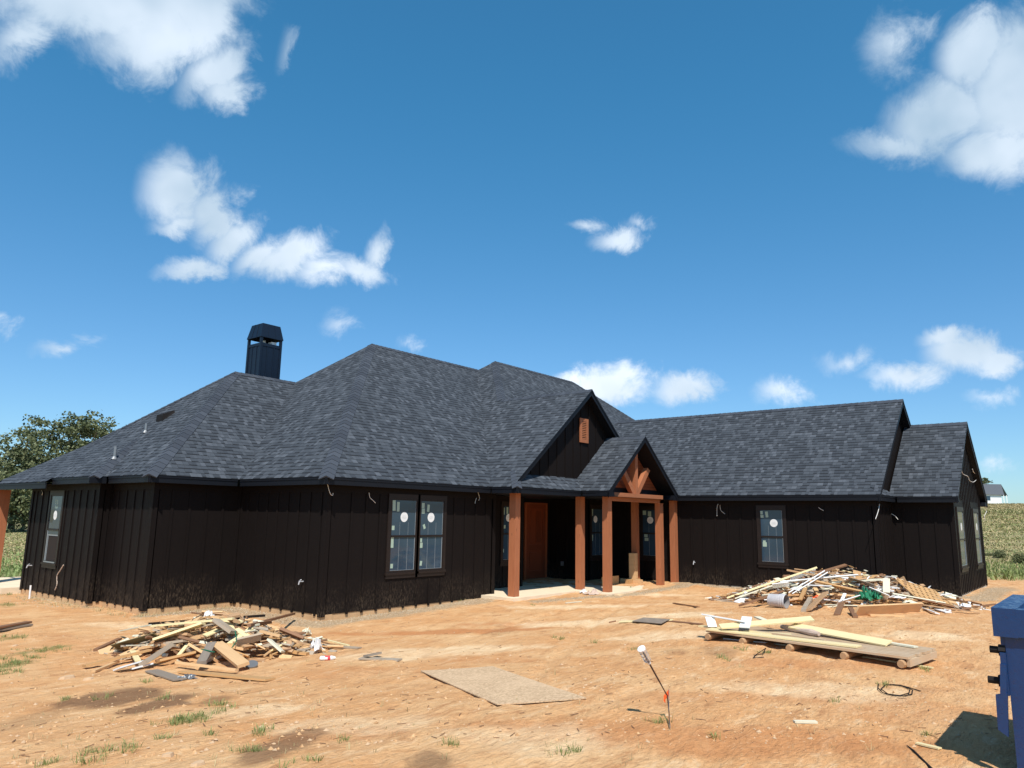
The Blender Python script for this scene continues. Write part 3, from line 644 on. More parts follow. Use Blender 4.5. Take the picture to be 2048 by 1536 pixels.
# cedar posts, beam and truss
def post(x, y, s=.19, z0=-.018, z1=2.6, name='porch_post', yaw=0):
    mb = MB(); c, q = math.cos(yaw)*s/2, math.sin(yaw)*s/2
    r = [(x-c+q,y-q-c),(x+c+q,y+q-c),(x+c-q,y+q+c),(x-c-q,y-q+c)]
    o = random.random()*9
    for i in range(4):
        a, b = r[i], r[(i+1) % 4]; mb.poly([(*a,z0),(*b,z0),(*b,z1),(*a,z1)], [(0+o,i*.4+o),(0+o,i*.4+s+o),(z1-z0+o,i*.4+s+o),(z1-z0+o,i*.4+o)])
    mb.poly([(*p,z1) for p in r])
    return mb.build(name, M['stain'], house, bevel=.006)
post(5.29,-.87,.205); post(8.24,-.93,.195); post(8.19,-1.88,.195); post(11.42,-.92,.185); post(11.27,-1.87,.19); post(12.17,-1.9,.19,.02)
post(-2.62, 11.62, .30, -.1, 2.5)
mb = MB(); mb.beam((8.285,-1.87,2.612), (11.366,-1.87,2.612), .19, .245); mb.build('porch_beam', M['stain'], house, bevel=.006)
mb = MB(); mb.beam((9.80,-1.83,2.736), (9.80,-1.83,4.16), .15, .19, up=(0,1,0)); mb.build('king_post', M['stain'], house, bevel=.005)
mb = MB(); mb.beam((9.72,-1.832,2.73), (9.02,-1.832,3.50), .17, .14, up=(0,1,0), cut=.05); mb.build('truss_strut', M['stain'], house, bevel=.005)
mb = MB(); mb.beam((9.88,-1.832,2.73), (10.58,-1.832,3.50), .17, .14, up=(0,1,0), cut=.05); mb.build('truss_strut', M['stain'], house, bevel=.005)

# chimney
chy = MB(); chy.box(2.72,3.44,7.6,8.33,5.2,7.35)
for x in (2.72,3.44):
    for y in (7.6,8.33): chy.box(x-.03 if x < 3 else x-.045, x+.045 if x < 3 else x+.03, y-.03 if y < 8 else y-.045, y+.045 if y < 8 else y+.03, 5.2, 7.56)
for x in (2.96,3.2): chy.box(x-.02, x+.02, 7.585, 7.6, 5.2, 7.24)
for y in (7.84,8.09): chy.box(2.705, 2.72, y-.02, y+.02, 5.2, 7.24)
chy.box(2.765,3.395,7.582,7.6,7.25,7.33); chy.box(2.702,2.72,7.645,8.285,7.25,7.33)
ch = chy.build('chimney', M['flue'], roof)
ch['label'] = 'black boxed chimney with a tapered metal hood'
mb = MB(); a = [(2.67,7.55),(3.49,7.55),(3.49,8.38),(2.67,8.38)]; b = [(2.76,7.64),(3.40,7.64),(3.40,8.29),(2.76,8.29)]
for i in range(4):
    j = (i+1) % 4; mb.poly([(*a[i],7.55),(*a[j],7.55),(*b[j],8.0),(*b[i],8.0)]); mb.poly([(*a[j],7.53),(*a[i],7.53),(*b[i],7.97),(*b[j],7.97)]); mb.poly([(*a[i],7.53),(*a[j],7.53),(*a[j],7.55),(*a[i],7.55)])
    for t in (.33, .66):
        p0 = np.array([a[i][0]+(a[j][0]-a[i][0])*t, a[i][1]+(a[j][1]-a[i][1])*t, 7.555]); p1 = np.array([b[i][0]+(b[j][0]-b[i][0])*t, b[i][1]+(b[j][1]-b[i][1])*t, 8.0]); mb.beam(p0, p1, .014, .016)
mb.poly([(*q,8.0) for q in b]); mb.build('chimney_hood', M['flue'], roof)
mb = MB(); mb.tube([(3.02,7.96,7.3),(3.02,7.96,7.5)], .07, 20); mb.box(3.16,3.34,7.70,7.9,7.32,7.46); mb.build('flue', M['plasticw'], roof)
# roof vents and pipes
def pipe(p, q, r):
    mb = MB(); mb.tube([p, q], r, 12); mb.tube([(p[0]-.01,p[1],p[2]-.02),(p[0],p[1],p[2]+.05)], [r*2.1, r*1.25], 12); mb.build('vent_pipe', M['metal'], roof, smooth=False)
z0 = lambda x: H+P*(x+2.504)
zb = lambda x: H+.6816*(x+2.788)
pipe((-2.10,5.75,zb(-2.10)), (-2.10,5.75,zb(-2.10)+.30), .038); pipe((-.926,6.868,z0(-.926)), (-.926,6.868,z0(-.926)+.24), .035)
mb = MB(); x, y, z = -.32, 7.1, z0(-.32); mb.hexa([(x-.17,y-.19,z-.13),(x+.15,y-.19,z+.12),(x+.15,y+.19,z+.12),(x-.17,y+.19,z-.13),(x-.17,y-.17,z+.05),(x+.15,y-.17,z+.20),(x+.15,y+.17,z+.20),(x-.17,y+.17,z+.05)]); mb.build('roof_vent', M['black'], roof)

# windows ---------------------------------------------------------
def sticker(fr, win, x, z, r=None, w=0, h=0, y=.0175, rot=0.):
    o, d, n = fr; mb = MB()
    Pt = lambda a, b: (o[0]+d[0]*a+n[0]*y, o[1]+d[1]*a+n[1]*y, b)
    if r:
        mb.poly([Pt(x+r*math.cos(t*math.pi/16), z+r*math.sin(t*math.pi/16)) for t in range(32)])
        y2 = y+.001; Q = lambda a, b: (o[0]+d[0]*a+n[0]*y2, o[1]+d[1]*a+n[1]*y2, b)
        for s, zz in ((.45, .22), (.7, -.05), (.5, -.28)):
            mb.poly([Q(x-r*s, z+zz*r-.006), Q(x+r*s, z+zz*r-.006), Q(x+r*s, z+zz*r+.006), Q(x-r*s, z+zz*r+.006)], mi=1)
        mb.build('window_sticker', [M['stick'], M['lightmark']], win)
    else:
        c, s = math.cos(rot), math.sin(rot); q = [(-w/2,-h/2),(w/2,-h/2),(w/2,h/2),(-w/2,h/2)]
        mb.poly([Pt(x+a*c-b*s, z+a*s+b*c) for a, b in q]); mb.build('window_label', M['stickg'], win)
M['lightmark'] = m_paint('faint_mark', (.66,.67,.66), .5, .05)
M['greystrip'] = m_paint('grey_strip', (.24,.27,.29), .3, .1)
def window(fr, x0, x1, z0, z1, stick=(), labels=(), open_=False, sill=True, lines_=True, head=.11):
    mb = MB(); T = .085; zm = (z0+z1)/2-.02
    mb.lbox(fr, x0-T, x1+T, .002, .036, z1, z1+head); mb.lbox(fr, x0-T, x0, .002, .032, z0, z1); mb.lbox(fr, x1, x1+T, .002, .032, z0, z1)
    mb.lbox(fr, x0-T-.02, x1+T+.02, .002, .05, z0-.05, z0); mb.lbox(fr, x0-T, x1+T, .002, .03, z0-.13, z0-.05)
    s = .035
    mb.lbox(fr, x0, x0+s, .001, .024, z0, z1); mb.lbox(fr, x1-s, x1, .001, .024, z0, z1); mb.lbox(fr, x0+s, x1-s, .001, .024, z1-s, z1); mb.lbox(fr, x0+s, x1-s, .001, .026, z0, z0+s+.01)
    mb.lbox(fr, x0+s, x1-s, .001, .031, zm-.022, zm+.022)
    w = mb.build('window', M['trimb'], house)
    pm = MB(); pm.lbox(fr, x0+s, x1-s, .001, .0165, zm+.022, z1-s); pm.build('pane', M['glass'], w)
    pm = MB(); pm.lbox(fr, x0+s, x1-s, .001, .010, z0+s+.01, zm-.022)
    pm.build('pane', M['opening'] if open_ else M['glass'], w)  # open half: dark sheet standing in for the unlit room behind
    if open_:
        fm = MB(); fm.lbox(fr, x0+s, x1-s, .0105, .02, zm-.16, zm-.13); fm.lbox(fr, x0+.02, x0+.05, .0105, .026, z0+s, zm-.03); fm.lbox(fr, x0+.085, x0+.10, .0105, .02, z0+s, zm-.16); fm.lbox(fr, x0+.03, x1-.03, .0265, .04, z0+.005, z0+.035); fm.build('sash', M['greystrip'], w)
        fm = MB(); fm.lbox(fr, x0+.05, x1-s, .0105, .018, zm-.13, zm-.025); fm.build('pane', M['glass'], w)
    elif lines_:
        fm = MB()  # thin grey lines laid over the panes
        for t in (.36, .68):
            xx = x0+(x1-x0)*t; fm.lbox(fr, xx-.004, xx+.004, .0101, .0115, z0+s+.01, zm-.03); fm.lbox(fr, xx-.003, xx+.003, .0166, .0175, zm+.03, zm+.32)
        fm.lbox(fr, x1-s-.012, x1-s-.004, .0167, .0235, zm+.03, z1-.05); fm.lbox(fr, x1-s-.012, x1-s-.002, .0105, .0235, z0+.05, zm-.03); fm.lbox(fr, x0+s, x1-s, .0105, .0225, z0+s+.011, z0+s+.018)
        fm.build('pane_line', M['greystrip'], w)
    for (x, z) in stick: sticker(fr, w, x, z, r=.115)
    for (x, z, ww, hh, rt) in labels:
        yl = .0178 if z > zm else .0122
        sticker(fr, w, x, z, w=ww, h=hh, rot=rt, y=yl)
    return w
# double window in the front wall
for x0, x1, st, lb in ((1.78,2.60,2.20,[(1.87,2.20,.09,.24,.05),(2.0,2.21,.08,.15,0),(2.0,2.10,.08,.07,0),(1.87,1.69,.08,.10,0),(1.86,1.42,.09,.12,0),(1.865,1.30,.085,.12,0),(1.88,.83,.08,.10,0)]),
                       (2.70,3.52,3.08,[(2.80,2.22,.09,.12,0),(2.81,2.09,.10,.12,0),(2.98,2.16,.08,.17,-.08),(2.86,1.72,.07,.11,.4),(2.78,1.40,.06,.10,0),(2.79,1.28,.085,.12,0),(2.80,.86,.07,.11,-.15)])):
    w = window(fr_main, x0, x1, .68, 2.36, [(st, 1.94)], lb)
w['label'] = 'right half of the double window with a round white sticker'
# wing window: x along the wall from y=.6 going down
window(fr_wing, 5.21, 5.93, .77, 2.35, [(5.64, 1.94)], [(5.28,2.24,.08,.10,0),(5.29,2.13,.10,.08,0),(5.44,2.19,.08,.17,.1),(5.33,1.40,.08,.05,0),(5.34,1.31,.12,.13,0)])
window(fr_wing, 1.21, 1.93, .77, 2.33, [(1.52, 1.96)], [(1.30,2.2,.14,.14,0),(1.5,2.17,.12,.16,0),(1.35,1.45,.12,.10,0),(1.37,1.33,.14,.10,0)])
window(fr_w1, 1.40, 2.10, .72, 2.32, [(1.66, 1.96)], [(1.46,2.15,.03,.2,0),(1.60,2.17,.08,.19,0),(1.49,1.70,.07,.10,0),(1.44,1.02,.07,.10,0)])
window(fr_w2, .20, .93, .74, 2.33, [(.45, 1.96)], [(.27,2.18,.05,.22,0),(.28,1.35,.04,.2,0)])
window(fr_left, 1.40, 2.16, .65, 2.345, [(1.78, 1.83)], [(1.72,2.16,.05,.12,0),(1.83,2.16,.05,.12,0),(1.72,2.04,.05,.08,0),(1.83,2.04,.05,.08,0),(1.70,1.47,.05,.1,0)], open_=True)
window(fr_gab, .48, 1.42, .80, 2.38, [(1.0, 1.93)], []); window(fr_gab, 3.38, 4.30, .78, 2.38, [(3.9, 1.93)], [])

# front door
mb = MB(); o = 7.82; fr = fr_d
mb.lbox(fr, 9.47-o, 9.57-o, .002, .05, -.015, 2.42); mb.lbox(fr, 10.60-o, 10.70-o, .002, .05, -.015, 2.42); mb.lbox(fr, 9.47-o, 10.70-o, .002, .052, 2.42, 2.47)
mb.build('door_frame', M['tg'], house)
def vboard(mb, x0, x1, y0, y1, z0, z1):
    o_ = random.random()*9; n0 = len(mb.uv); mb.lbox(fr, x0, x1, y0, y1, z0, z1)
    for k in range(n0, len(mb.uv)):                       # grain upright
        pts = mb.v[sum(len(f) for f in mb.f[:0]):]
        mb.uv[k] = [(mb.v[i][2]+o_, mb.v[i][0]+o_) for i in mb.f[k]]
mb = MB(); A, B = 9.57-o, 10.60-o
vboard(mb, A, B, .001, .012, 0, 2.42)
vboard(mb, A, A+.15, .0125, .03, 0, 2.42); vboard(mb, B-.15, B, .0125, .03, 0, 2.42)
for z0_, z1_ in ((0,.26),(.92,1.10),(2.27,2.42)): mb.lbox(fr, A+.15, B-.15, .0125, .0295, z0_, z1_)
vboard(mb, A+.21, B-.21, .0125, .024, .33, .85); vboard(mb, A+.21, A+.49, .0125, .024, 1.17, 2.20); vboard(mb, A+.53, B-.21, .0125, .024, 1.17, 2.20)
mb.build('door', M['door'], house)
mb = MB(); mb.box(9.45,10.75,2.0,2.14,-.018,.012); mb.build('door_sill', M['brown'], house)

# louvre in the gable
mb = MB(); Y = -.833; lx0, lx1, lz0, lz1 = 8.34, 8.79, 4.22, 4.95
mb.box(lx0,lx0+.11,Y-.03,Y,lz0,lz1); mb.box(lx1-.11,lx1,Y-.03,Y,lz0,lz1); mb.box(lx0+.11,lx1-.11,Y-.03,Y,lz0,lz0+.10); mb.box(lx0+.11,lx1-.11,Y-.03,Y,lz1-.09,lz1)
n = 10
for k in range(n):
    z = lz0+.10+(k+.5)*(lz1-lz0-.19)/n; mb.hexa([(lx0+.11,Y-.028,z-.018),(lx1-.11,Y-.028,z-.018),(lx1-.11,Y-.001,z+.008),(lx0+.11,Y-.001,z+.008),(lx0+.11,Y-.028,z-.002),(lx1-.11,Y-.028,z-.002),(lx1-.11,Y-.001,z+.024),(lx0+.11,Y-.001,z+.024)])
mb.build('louvre', M['stain'], house)
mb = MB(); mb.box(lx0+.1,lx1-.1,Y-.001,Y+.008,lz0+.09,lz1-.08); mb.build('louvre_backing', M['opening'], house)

# fixtures and loose wires on the walls
def wire(pts, r=.0065, m='wire', name='loose_wire'):
    mb = MB()
    q = [np.array(p, float) for p in pts]; out = []
    for i in range(len(q)-1):
        p0, p1, p2, p3 = q[max(i-1,0)], q[i], q[i+1], q[min(i+2,len(q)-1)]
        for t in (0, .25, .5, .75): out.append(.5*((2*p1)+(-p0+p2)*t+(2*p0-5*p1+4*p2-p3)*t*t+(-p0+3*p1-3*p2+p3)*t**3))
    out.append(q[-1]); mb.tube(out, r, 5); return mb.build(name, M[m], house, smooth=True)
wy = lambda pp, y: [on_y(a, b, y) for a, b in pp]; wx = lambda pp, x: [on_x(a, b, x) for a, b in pp]
wire(wy([(655,968),(658,980),(661,988),(665,991),(666,986)], -.14)); wire(wy([(738,985),(740,995),(745,1000),(751,1006)], -.14)); wire(wy([(955,983),(958,991),(959,997),(957,1001)], -.14)); wire(wy([(953,996),(951,1002),(950,1007)], -.15))
X = 12.23; wire(wx([(1436,1008),(1434,1016),(1434,1032)], X)); wire(wx([(1440,1010),(1441,1019),(1445,1024),(1450,1028)], X)); wire(wx([(1637,1015),(1641,1018),(1647,1021)], X), .007)
wire(wy([(1759,1008),(1757,1020),(1754,1030),(1751,1038)], -8.02), .009); wire(wx([(1770,1019),(1779,1026),(1789,1031),(1796,1039)], 14.0), .009)
wire(wy([(1922,938),(1926,948),(1936,953),(1939,961),(1947,964),(1954,957),(1953,950),(1947,944),(1945,938)], -9.58), .009); wire(wy([(1971,1012),(1973,1022),(1969,1032),(1970,1042)], -9.66), .008)
wire([on_x(83,981,-2.52), on_x(85,985,-2.56), on_x(84,990,-2.54)], .007)
wire([on_x(a, b, -2.56) for a, b in [(127,1130),(121,1140),(114,1152),(114,1168),(110,1180)]], .013, 'kraft', 'ground_cable')
mb = MB(); c = hit(59,1198); mb.tube([c+np.array([0,0,-.1]), c+np.array([0,.03,.33])], .022, 10); mb.build('drain_stub', M['plasticw'], house)
def bib(p, n):
    n = np.array(n, float); mb = MB(); mb.tube([p, p+n*.10], .014, 8); mb.tube([p+n*.10+np.array([0,0,.02]), p+n*.12-np.array([0,0,.06])], .014, 8); mb.tube([p+n*.07+np.array([0,0,.03]), p+n*.075+np.array([0,0,.04])], .022, 10); mb.build('hose_bib', M['pgrey'], house)
bib(on_x(607,1163,-.08), (-1,0,0)); bib(on_x(1390,1125,12.28), (-1,0,0)); bib(on_x(64,1131,-2.49), (-1,0,0))
p = on_x(1096,1042,10.82); mb = MB(); mb.tube([p,(p[0]-.07,p[1],p[2]-.04)], .02, 8); mb.tube([(p[0]-.01,p[1]-.04,p[2]-.1),(p[0]-.05,p[1]-.05,p[2]-.13)], .016, 8); mb.build('lamp_stub', M['plasticw'], house)
p = on_x(1125,1127,10.82); mb = MB(); mb.box(p[0]-.035,p[0]-.002,p[1]-.05,p[1]+.05,p[2]-.07,p[2]+.07); mb.build('outlet_cover', M['metal'], house)

# wooden mock-up post standing on the porch
t = empty('timber_stand', (9.4,-1.85,-.02), 'short raw timber post standing on a crossed timber foot on the porch slab', 'timber post')
def onz(px, py, z): d = ray(px, py); return CAM+d*((z-CAM[2])/d[2])
c = onz(1268,1166,-.0)
t.location = (c[0], c[1], -.02)
mb = MB(); mb.box(c[0]-.11,c[0]+.09,c[1]-.09,c[1]+.11,.13,.92); mb.build('post', M['fir'], t, bevel=.004)
mb = MB(); mb.box(c[0]-.42,c[0]+.28,c[1]-.07,c[1]+.07,-.018,.128); mb.build('foot', M['pine'], t, bevel=.004)
mb = MB(); mb.box(c[0]-.17,c[0]-.02,c[1]-.33,c[1]-.072,-.018,.124); mb.build('foot', M['fir'], t, bevel=.004)
mb = MB(); mb.box(c[0]-.17,c[0]-.02,c[1]+.072,c[1]+.40,-.018,.124); mb.build('foot', M['fir'], t, bevel=.004)

# ------------------------------------------------------------------ loose things on the ground
def gpt(px, py, h=0.): return hit(px, py, None, h)
def board(p, q, w, t, matl, name='scrap_board', label=None, cat='board', group=None, roll=0., bow=0., seg=1, cut=0.):
    mb = MB(); mb.beam(p, q, w, t, roll=roll, bow=bow, seg=seg, cut=cut)
    o = mb.build(name, M[matl]); return tag(o, label, cat, group)
class Pile:
    def __init__(s, c, ra, rb, ang, h, base=.0): s.c, s.ra, s.rb, s.h, s.b = c, ra, rb, h, base; s.ca, s.sa = math.cos(ang), math.sin(ang)
    def r2(s, x, y):
        dx, dy = x-s.c[0], y-s.c[1]; return ((dx*s.ca+dy*s.sa)/s.ra)**2+((-dx*s.sa+dy*s.ca)/s.rb)**2
    def dome(s, x, y): r = math.sqrt(s.r2(x, y)); return s.h*max(0., 1-r)**.85 if r < 1 else 0.
    def top(s, x, y): return float(gz(x, y, True))+s.dome(x, y)
    def at(s, px, py, off=.03): return hit(px, py, s.top, off)
    def world(s, a, b): return s.c[0]+a*s.ca*s.ra-b*s.sa*s.rb, s.c[1]+a*s.sa*s.ra+b*s.ca*s.rb
    def place(s, x, y, lv):
        q = np.array([x-s.c[0], y-s.c[1]]); a = float(q@RV[:2])/s.ra; b = float(q@FV[:2])/s.rb
        h = 'far left' if a < -.55 else 'left' if a < -.2 else 'far right' if a > .55 else 'right' if a > .2 else 'middle'
        return ('top ' if lv > .8 and s.r2(x, y) < .3 else 'back ' if b > .3 else 'front ' if b < -.3 else '')+h
    def fill(s, n, kinds, group, where, lmin, lmax, yaw0=None):
        for i in range(n):
            a = random.random()*2*math.pi; r = math.sqrt(random.random())*.93; x, y = s.world(r*math.cos(a), r*math.sin(a))
            L = random.uniform(lmin, lmax)*(1.15-.5*r); k = random.choice(kinds); w, t = random.choice([(.09,.038),(.09,.038),(.14,.038),(.14,.019),(.06,.02),(.19,.038),(.05,.025)])
            yaw = (yaw0+random.gauss(0, .75)) if yaw0 is not None and random.random() < .75 else random.random()*math.pi
            dx, dy = math.cos(yaw)*L/2, math.sin(yaw)*L/2
            k_ = ('short' if L < (lmin+lmax)/2 else 'long')+(' narrow' if w < .07 else ' broad' if w > .13 else '')+(' thin' if t < .03 else ' thick'); lv = random.uniform(.35, 1.02); za = float(gz(x-dx, y-dy))+s.dome(x-dx, y-dy)*lv+t/2+.012; zb_ = float(gz(x+dx, y+dy))+s.dome(x+dx, y+dy)*lv+t/2+.012
            zc = float(gz(x, y))+s.dome(x, y)*lv+t/2; m_ = (zc-(za+zb_)/2)*.8; za += m_*random.uniform(.6, 1.2); zb_ += m_*random.uniform(.6, 1.2)
            board((x-dx, y-dy, za), (x+dx, y+dy, zb_), w, t, k, group=group, roll=random.gauss(0, .45), label=where.format(k_+' '+LBL[k], s.place(x, y, lv)), cut=random.uniform(-.01, .03))
LBL = dict(pine='orange pine', tan='tan', brown='dark brown', grey='weathered grey', yellow='pale yellow', cream='cream', white='white', dgrey='dark grey', fir='light fir', olive='olive', black='black')

# heap in front of the left corner
PL = Pile(gpt(440,1300), 1.80, 1.05, -.15+YAW-math.pi/2, .60)
w_ = '{} offcut, {} of the left lumber heap'
PL.fill(112, ['pine','tan','fir','brown','grey','tan','pine','fir','grey','tan','fir','yellow'], 'offcuts of the left scrap heap', w_, .35, 1.05, YAW-math.pi/2+.3)
def kb(P, a, b, w, t, m, label, o1=.05, o2=.05, roll=0., bow=0., seg=1, cut=0., name='scrap_board'):
    return board(P.at(*a, o1), P.at(*b, o2), w, t, m, label=label+(' in the left heap' if P is PL else ' in the right heap'), group='marked boards of the scrap heaps', roll=roll, bow=bow, seg=seg, cut=cut, name=name)
kb(PL,(310,1280),(407,1247),.19,.035,'yellow','wide bright yellow board resting slanted over the top',.10,.16,.25)
kb(PL,(233,1338),(284,1323),.15,.02,'white','white painted board end poking out low at the left',.05,.09,.35)
kb(PL,(262,1338),(305,1327),.08,.02,'white','second slimmer white board end beside the first',.03,.06,.2)
kb(PL,(286,1327),(339,1292),.13,.07,'grey','thick weathered beam leaning above the white board',.08,.14,.6)
kb(PL,(228,1294),(313,1270),.16,.012,'olive','olive brown thin sheet strip along the upper left edge',.10,.13,.5)
kb(PL,(168,1332),(300,1300),.13,.03,'pine','long orange tan board reaching farthest left',.04,.10,.15)
kb(PL,(316,1323),(388,1306),.12,.035,'pine','short orange stud lying level across the middle left',.07,.10,.4)
kb(PL,(403,1326),(424,1287),.13,.05,'dgrey','grey block board bound with a green strap',.10,.16,.1)
kb(PL,(434,1288),(487,1330),.16,.045,'fir','broad tan plank sliding down the front',.18,.08,-.25)
kb(PL,(353,1325),(474,1340),.06,.035,'fir','long slim pale stick lying across the front',.08,.05,.2)
kb(PL,(366,1343),(541,1359),.17,.025,'pine','bowed pine plank flat on the dirt at the very front',.02,.02,.05,-.0,1,.0)
kb(PL,(303,1341),(360,1359),.17,.018,'dgrey','dark grey flat board at the front left foot',.02,.02)
kb(PL,(297,1248),(530,1231),.045,.045,'black','long black strip running along the crest',.14,.14)
kb(PL,(304,1252),(467,1237),.07,.03,'yellow','straight yellow strip just under the black strip',.14,.16)
kb(PL,(498,1251),(588,1227),.06,.04,'brown','brown stud sticking up at the back right',.12,.16)
kb(PL,(432,1240),(467,1265),.15,.05,'grey','grey beam piece tipped over the top',.22,.16,.2)
kb(PL,(474,1284),(522,1273),.12,.04,'grey','punched grey board piece on edge in the middle',.15,.15,1.0)
kb(PL,(538,1279),(566,1304),.13,.03,'cream','pale split board standing askew at the right',.14,.06,.3)
kb(PL,(633,1275),(697,1291),.05,.02,'yellow','thin yellow lath at the right end',.05,.02)
kb(PL,(652,1292),(719,1296),.12,.02,'grey','flat grey board end at the far right',.02,.015)
kb(PL,(520,1262),(560,1272),.09,.03,'fir','light stick across the upper right',.12,.10)
kb(PL,(560,1258),(607,1277),.10,.045,'brown','dark stud on the upper right slope',.10,.06,.5)
kb(PL,(187,1343),(236,1323),.05,.03,'fir','pale lath on the ground at the left',.02,.05)
kb(PL,(240,1262),(300,1250),.05,.02,'cream','cream lath above the wide yellow board',.10,.13)
kb(PL,(265,1302),(276,1322),.08,.02,'yellow','short yellow crosspiece at the left',.09,.08)
board(gpt(191,1300,.03), gpt(240,1277,.05), .07,.03,'brown',label='brown stud lying alone left of the heap', cat='board')
board(gpt(722,1316,.02), gpt(800,1320,.02), .14,.02,'grey',label='flat grey board lying alone right of the left heap', cat='board')
board(gpt(731,1312,.05), gpt(759,1306,.05), .10,.03,'dgrey',label='dark stub on top of the lone flat grey board', cat='board', roll=.2)
board(gpt(-10,1256,.08), gpt(58,1244,.07), .13,.035,'brown',label='red brown plank at the left frame edge beside the slab', cat='board')
board(gpt(-12,1262,.03), gpt(62,1249,.03), .10,.03,'dgrey',label='dark plank lying under the red brown plank at the left edge', cat='board')
# small rubbish of the left heap
def disc(c, r, h, matl, name, label, cat, nrm=(0,0,1), lid=None):
    c = np.array(c, float); n_ = np.array(nrm, float); n_ /= np.linalg.norm(n_); mb = MB(); mb.tube([c, c+n_*h*.88, c+n_*h*.9, c+n_*h], [r*.96, r*.96, r, r], 24)
    return tag(mb.build(name, M[matl], smooth=False), label, cat)
disc(PL.at(503,1335,.0), .085, .06, 'metal', 'paint_tin', 'grey paint tin with its lid on at the front of the left heap', 'tin', (-.25,-.35,1))
def crumple(c, rx, ry, rz, matl, name, label, cat, sd=1, n=9):
    mb = MB(); R = np.random.RandomState(sd); c = np.array(c, float); g_ = [[None]*(n+1) for _ in range(n+1)]
    for i in range(n+1):
        for j in range(n+1):
            u, v = i/n*2-1, j/n*2-1; k = max(0, 1-(u*u+v*v)*.5)
            g_[i][j] = c+np.array([u*rx*(1+.25*R.randn()), v*ry*(1+.25*R.randn()), rz*(k*R.rand()*1.6)])
    for i in range(n):
        for j in range(n): mb.poly([g_[i][j], g_[i+1][j], g_[i+1][j+1]]); mb.poly([g_[i][j], g_[i+1][j+1], g_[i][j+1]])
    return tag(mb.build(name, M[matl]), label, cat)
crumple(PL.at(632,1300,.02), .07, .09, .16, 'plasticw', 'plastic_scrap', 'white crumpled plastic wrap at the right end of the left heap', 'plastic wrap', 3)
crumple(PL.at(612,1270,.02), .09, .06, .10, 'cream', 'plastic_scrap', 'striped pale wrapper on the upper right of the left heap', 'plastic wrap', 4)
crumple(PL.at(417,1233,.10), .06, .05, .07, 'plasticw', 'foam_scrap', 'white foam lump on the crest of the left heap', 'foam', 5)
crumple(PL.at(372,1358,.0), .10, .07, .05, 'metal', 'foil_scrap', 'grey foil scrap at the front foot of the left heap', 'foil', 6)
c = gpt(655,1316,.03)
t = empty('drink_bottle', tuple(c), 'white bottle with a red label lying right of the left heap', 'bottle')
mb = MB(); mb.tube([c+np.array([-.09,.06,0]), c+np.array([-.08,.05,0]), c+np.array([.05,-.04,0]), c+np.array([.09,-.07,0])], [.02,.032,.032,.015], 12); mb.build('bottle_body', M['plasticw'], t)
mb = MB(); mb.tube([c+np.array([-.04,.025,0]), c+np.array([.03,-.025,0])], .0335, 12); mb.build('label_band', M['red'], t)
mb = MB(); a = PL.at(403,1298,.22); b = PL.at(428,1304,.20); mb.beam(a, b, .03, .012, roll=.2); tag(mb.build('strap', M['strap']), 'green strap round a grey block board in the left heap', 'strap')
mb = MB(); mb.tube([PL.at(470,1262,.2), PL.at(474,1280,.17), PL.at(462,1298,.12), PL.at(455,1303,.1)], .008, 5); tag(mb.build('strap', M['strap']), 'thin green strap hanging over the middle of the left heap', 'strap')
mb = MB(); mb.tube([PL.at(218,1304,.02), PL.at(224,1296,.07), PL.at(236,1289,.10), PL.at(262,1281,.11), PL.at(300,1271,.12)], [.004,.012,.012,.01,.008], 6); tag(mb.build('cable_offcut', M['black']), 'black bent cable along the upper left edge of the left heap', 'cable')
for i, (x, y) in enumerate([(133,1357),(178,1359),(335,1511),(395,1530),(30,1292)]):
    c = gpt(x, y); mb = MB(); r = [.10,.07,.05,.06,.05][i]; k = 9
    pts = [(c[0]+r*(1+.3*random.random())*math.cos(t*2*math.pi/k), c[1]+r*.7*(1+.3*random.random())*math.sin(t*2*math.pi/k), c[2]-.02) for t in range(k)]
    tp = [(p[0]*.7+c[0]*.3, p[1]*.7+c[1]*.3, c[2]+r*random.uniform(.25,.4)) for p in pts]
    for t in range(k): mb.poly([pts[t], pts[(t+1)%k], tp[(t+1)%k], tp[t]])
    mb.poly(tp); tag(mb.build('rock', M['stone']), ['flat pale stone slab left of the scrap heap','small flat pale stone beside the larger slab, nearer the heap','rounded pale stone in the foreground left','pale stone at the bottom left edge of the view','small stone in the grass at the far left'][i], 'stone')

# larger heap in front of the right wing
PR_ = Pile(gpt(1690,1205), 3.15, 1.35, YAW-math.pi/2-.10, .98)
w_ = '{} scrap, {} of the big right heap'
PR_.fill(108, ['tan','pine','cream','white','brown','grey','yellow','white','tan','fir','cream','grey','white','white'], 'pieces of the right scrap heap', w_, .4, 1.6, YAW-math.pi/2)
kb(PR_,(1454,1196),(1634,1135),.09,.04,'yellow','very long pale yellow stud slanting up from the left foot',.03,.42,.2)
kb(PR_,(1470,1197),(1560,1166),.06,.03,'cream','shorter pale lath below the long yellow stud',.03,.15,.2)
kb(PR_,(1577,1186),(1649,1142),.075,.02,'white','first of two parallel white trims propped over the crest',.14,.40,.5)
kb(PR_,(1584,1188),(1655,1145),.075,.02,'white','second of two parallel white trims propped over the crest',.12,.36,.5)
kb(PR_,(1560,1164),(1724,1149),.12,.025,'white','long white trim across the whole crest',.22,.30,.3)
kb(PR_,(1574,1140),(1628,1150),.06,.04,'tan','tan stud end pointing left above the crest',.36,.30)
kb(PR_,(1483,1210),(1562,1183),.14,.04,'brown','brown board on the lower left slope',.06,.14,.3)
kb(PR_,(1616,1220),(1651,1185),.14,.04,'tan','tan board with orange tape at the front middle',.04,.22,.3)
kb(PR_,(1607,1222),(1621,1197),.10,.07,'grey','grey post stub standing at the front middle',.02,.16)
kb(PR_,(1624,1161),(1735,1186),.13,.035,'pine','long orange board running down to the right',.20,.16,.35)
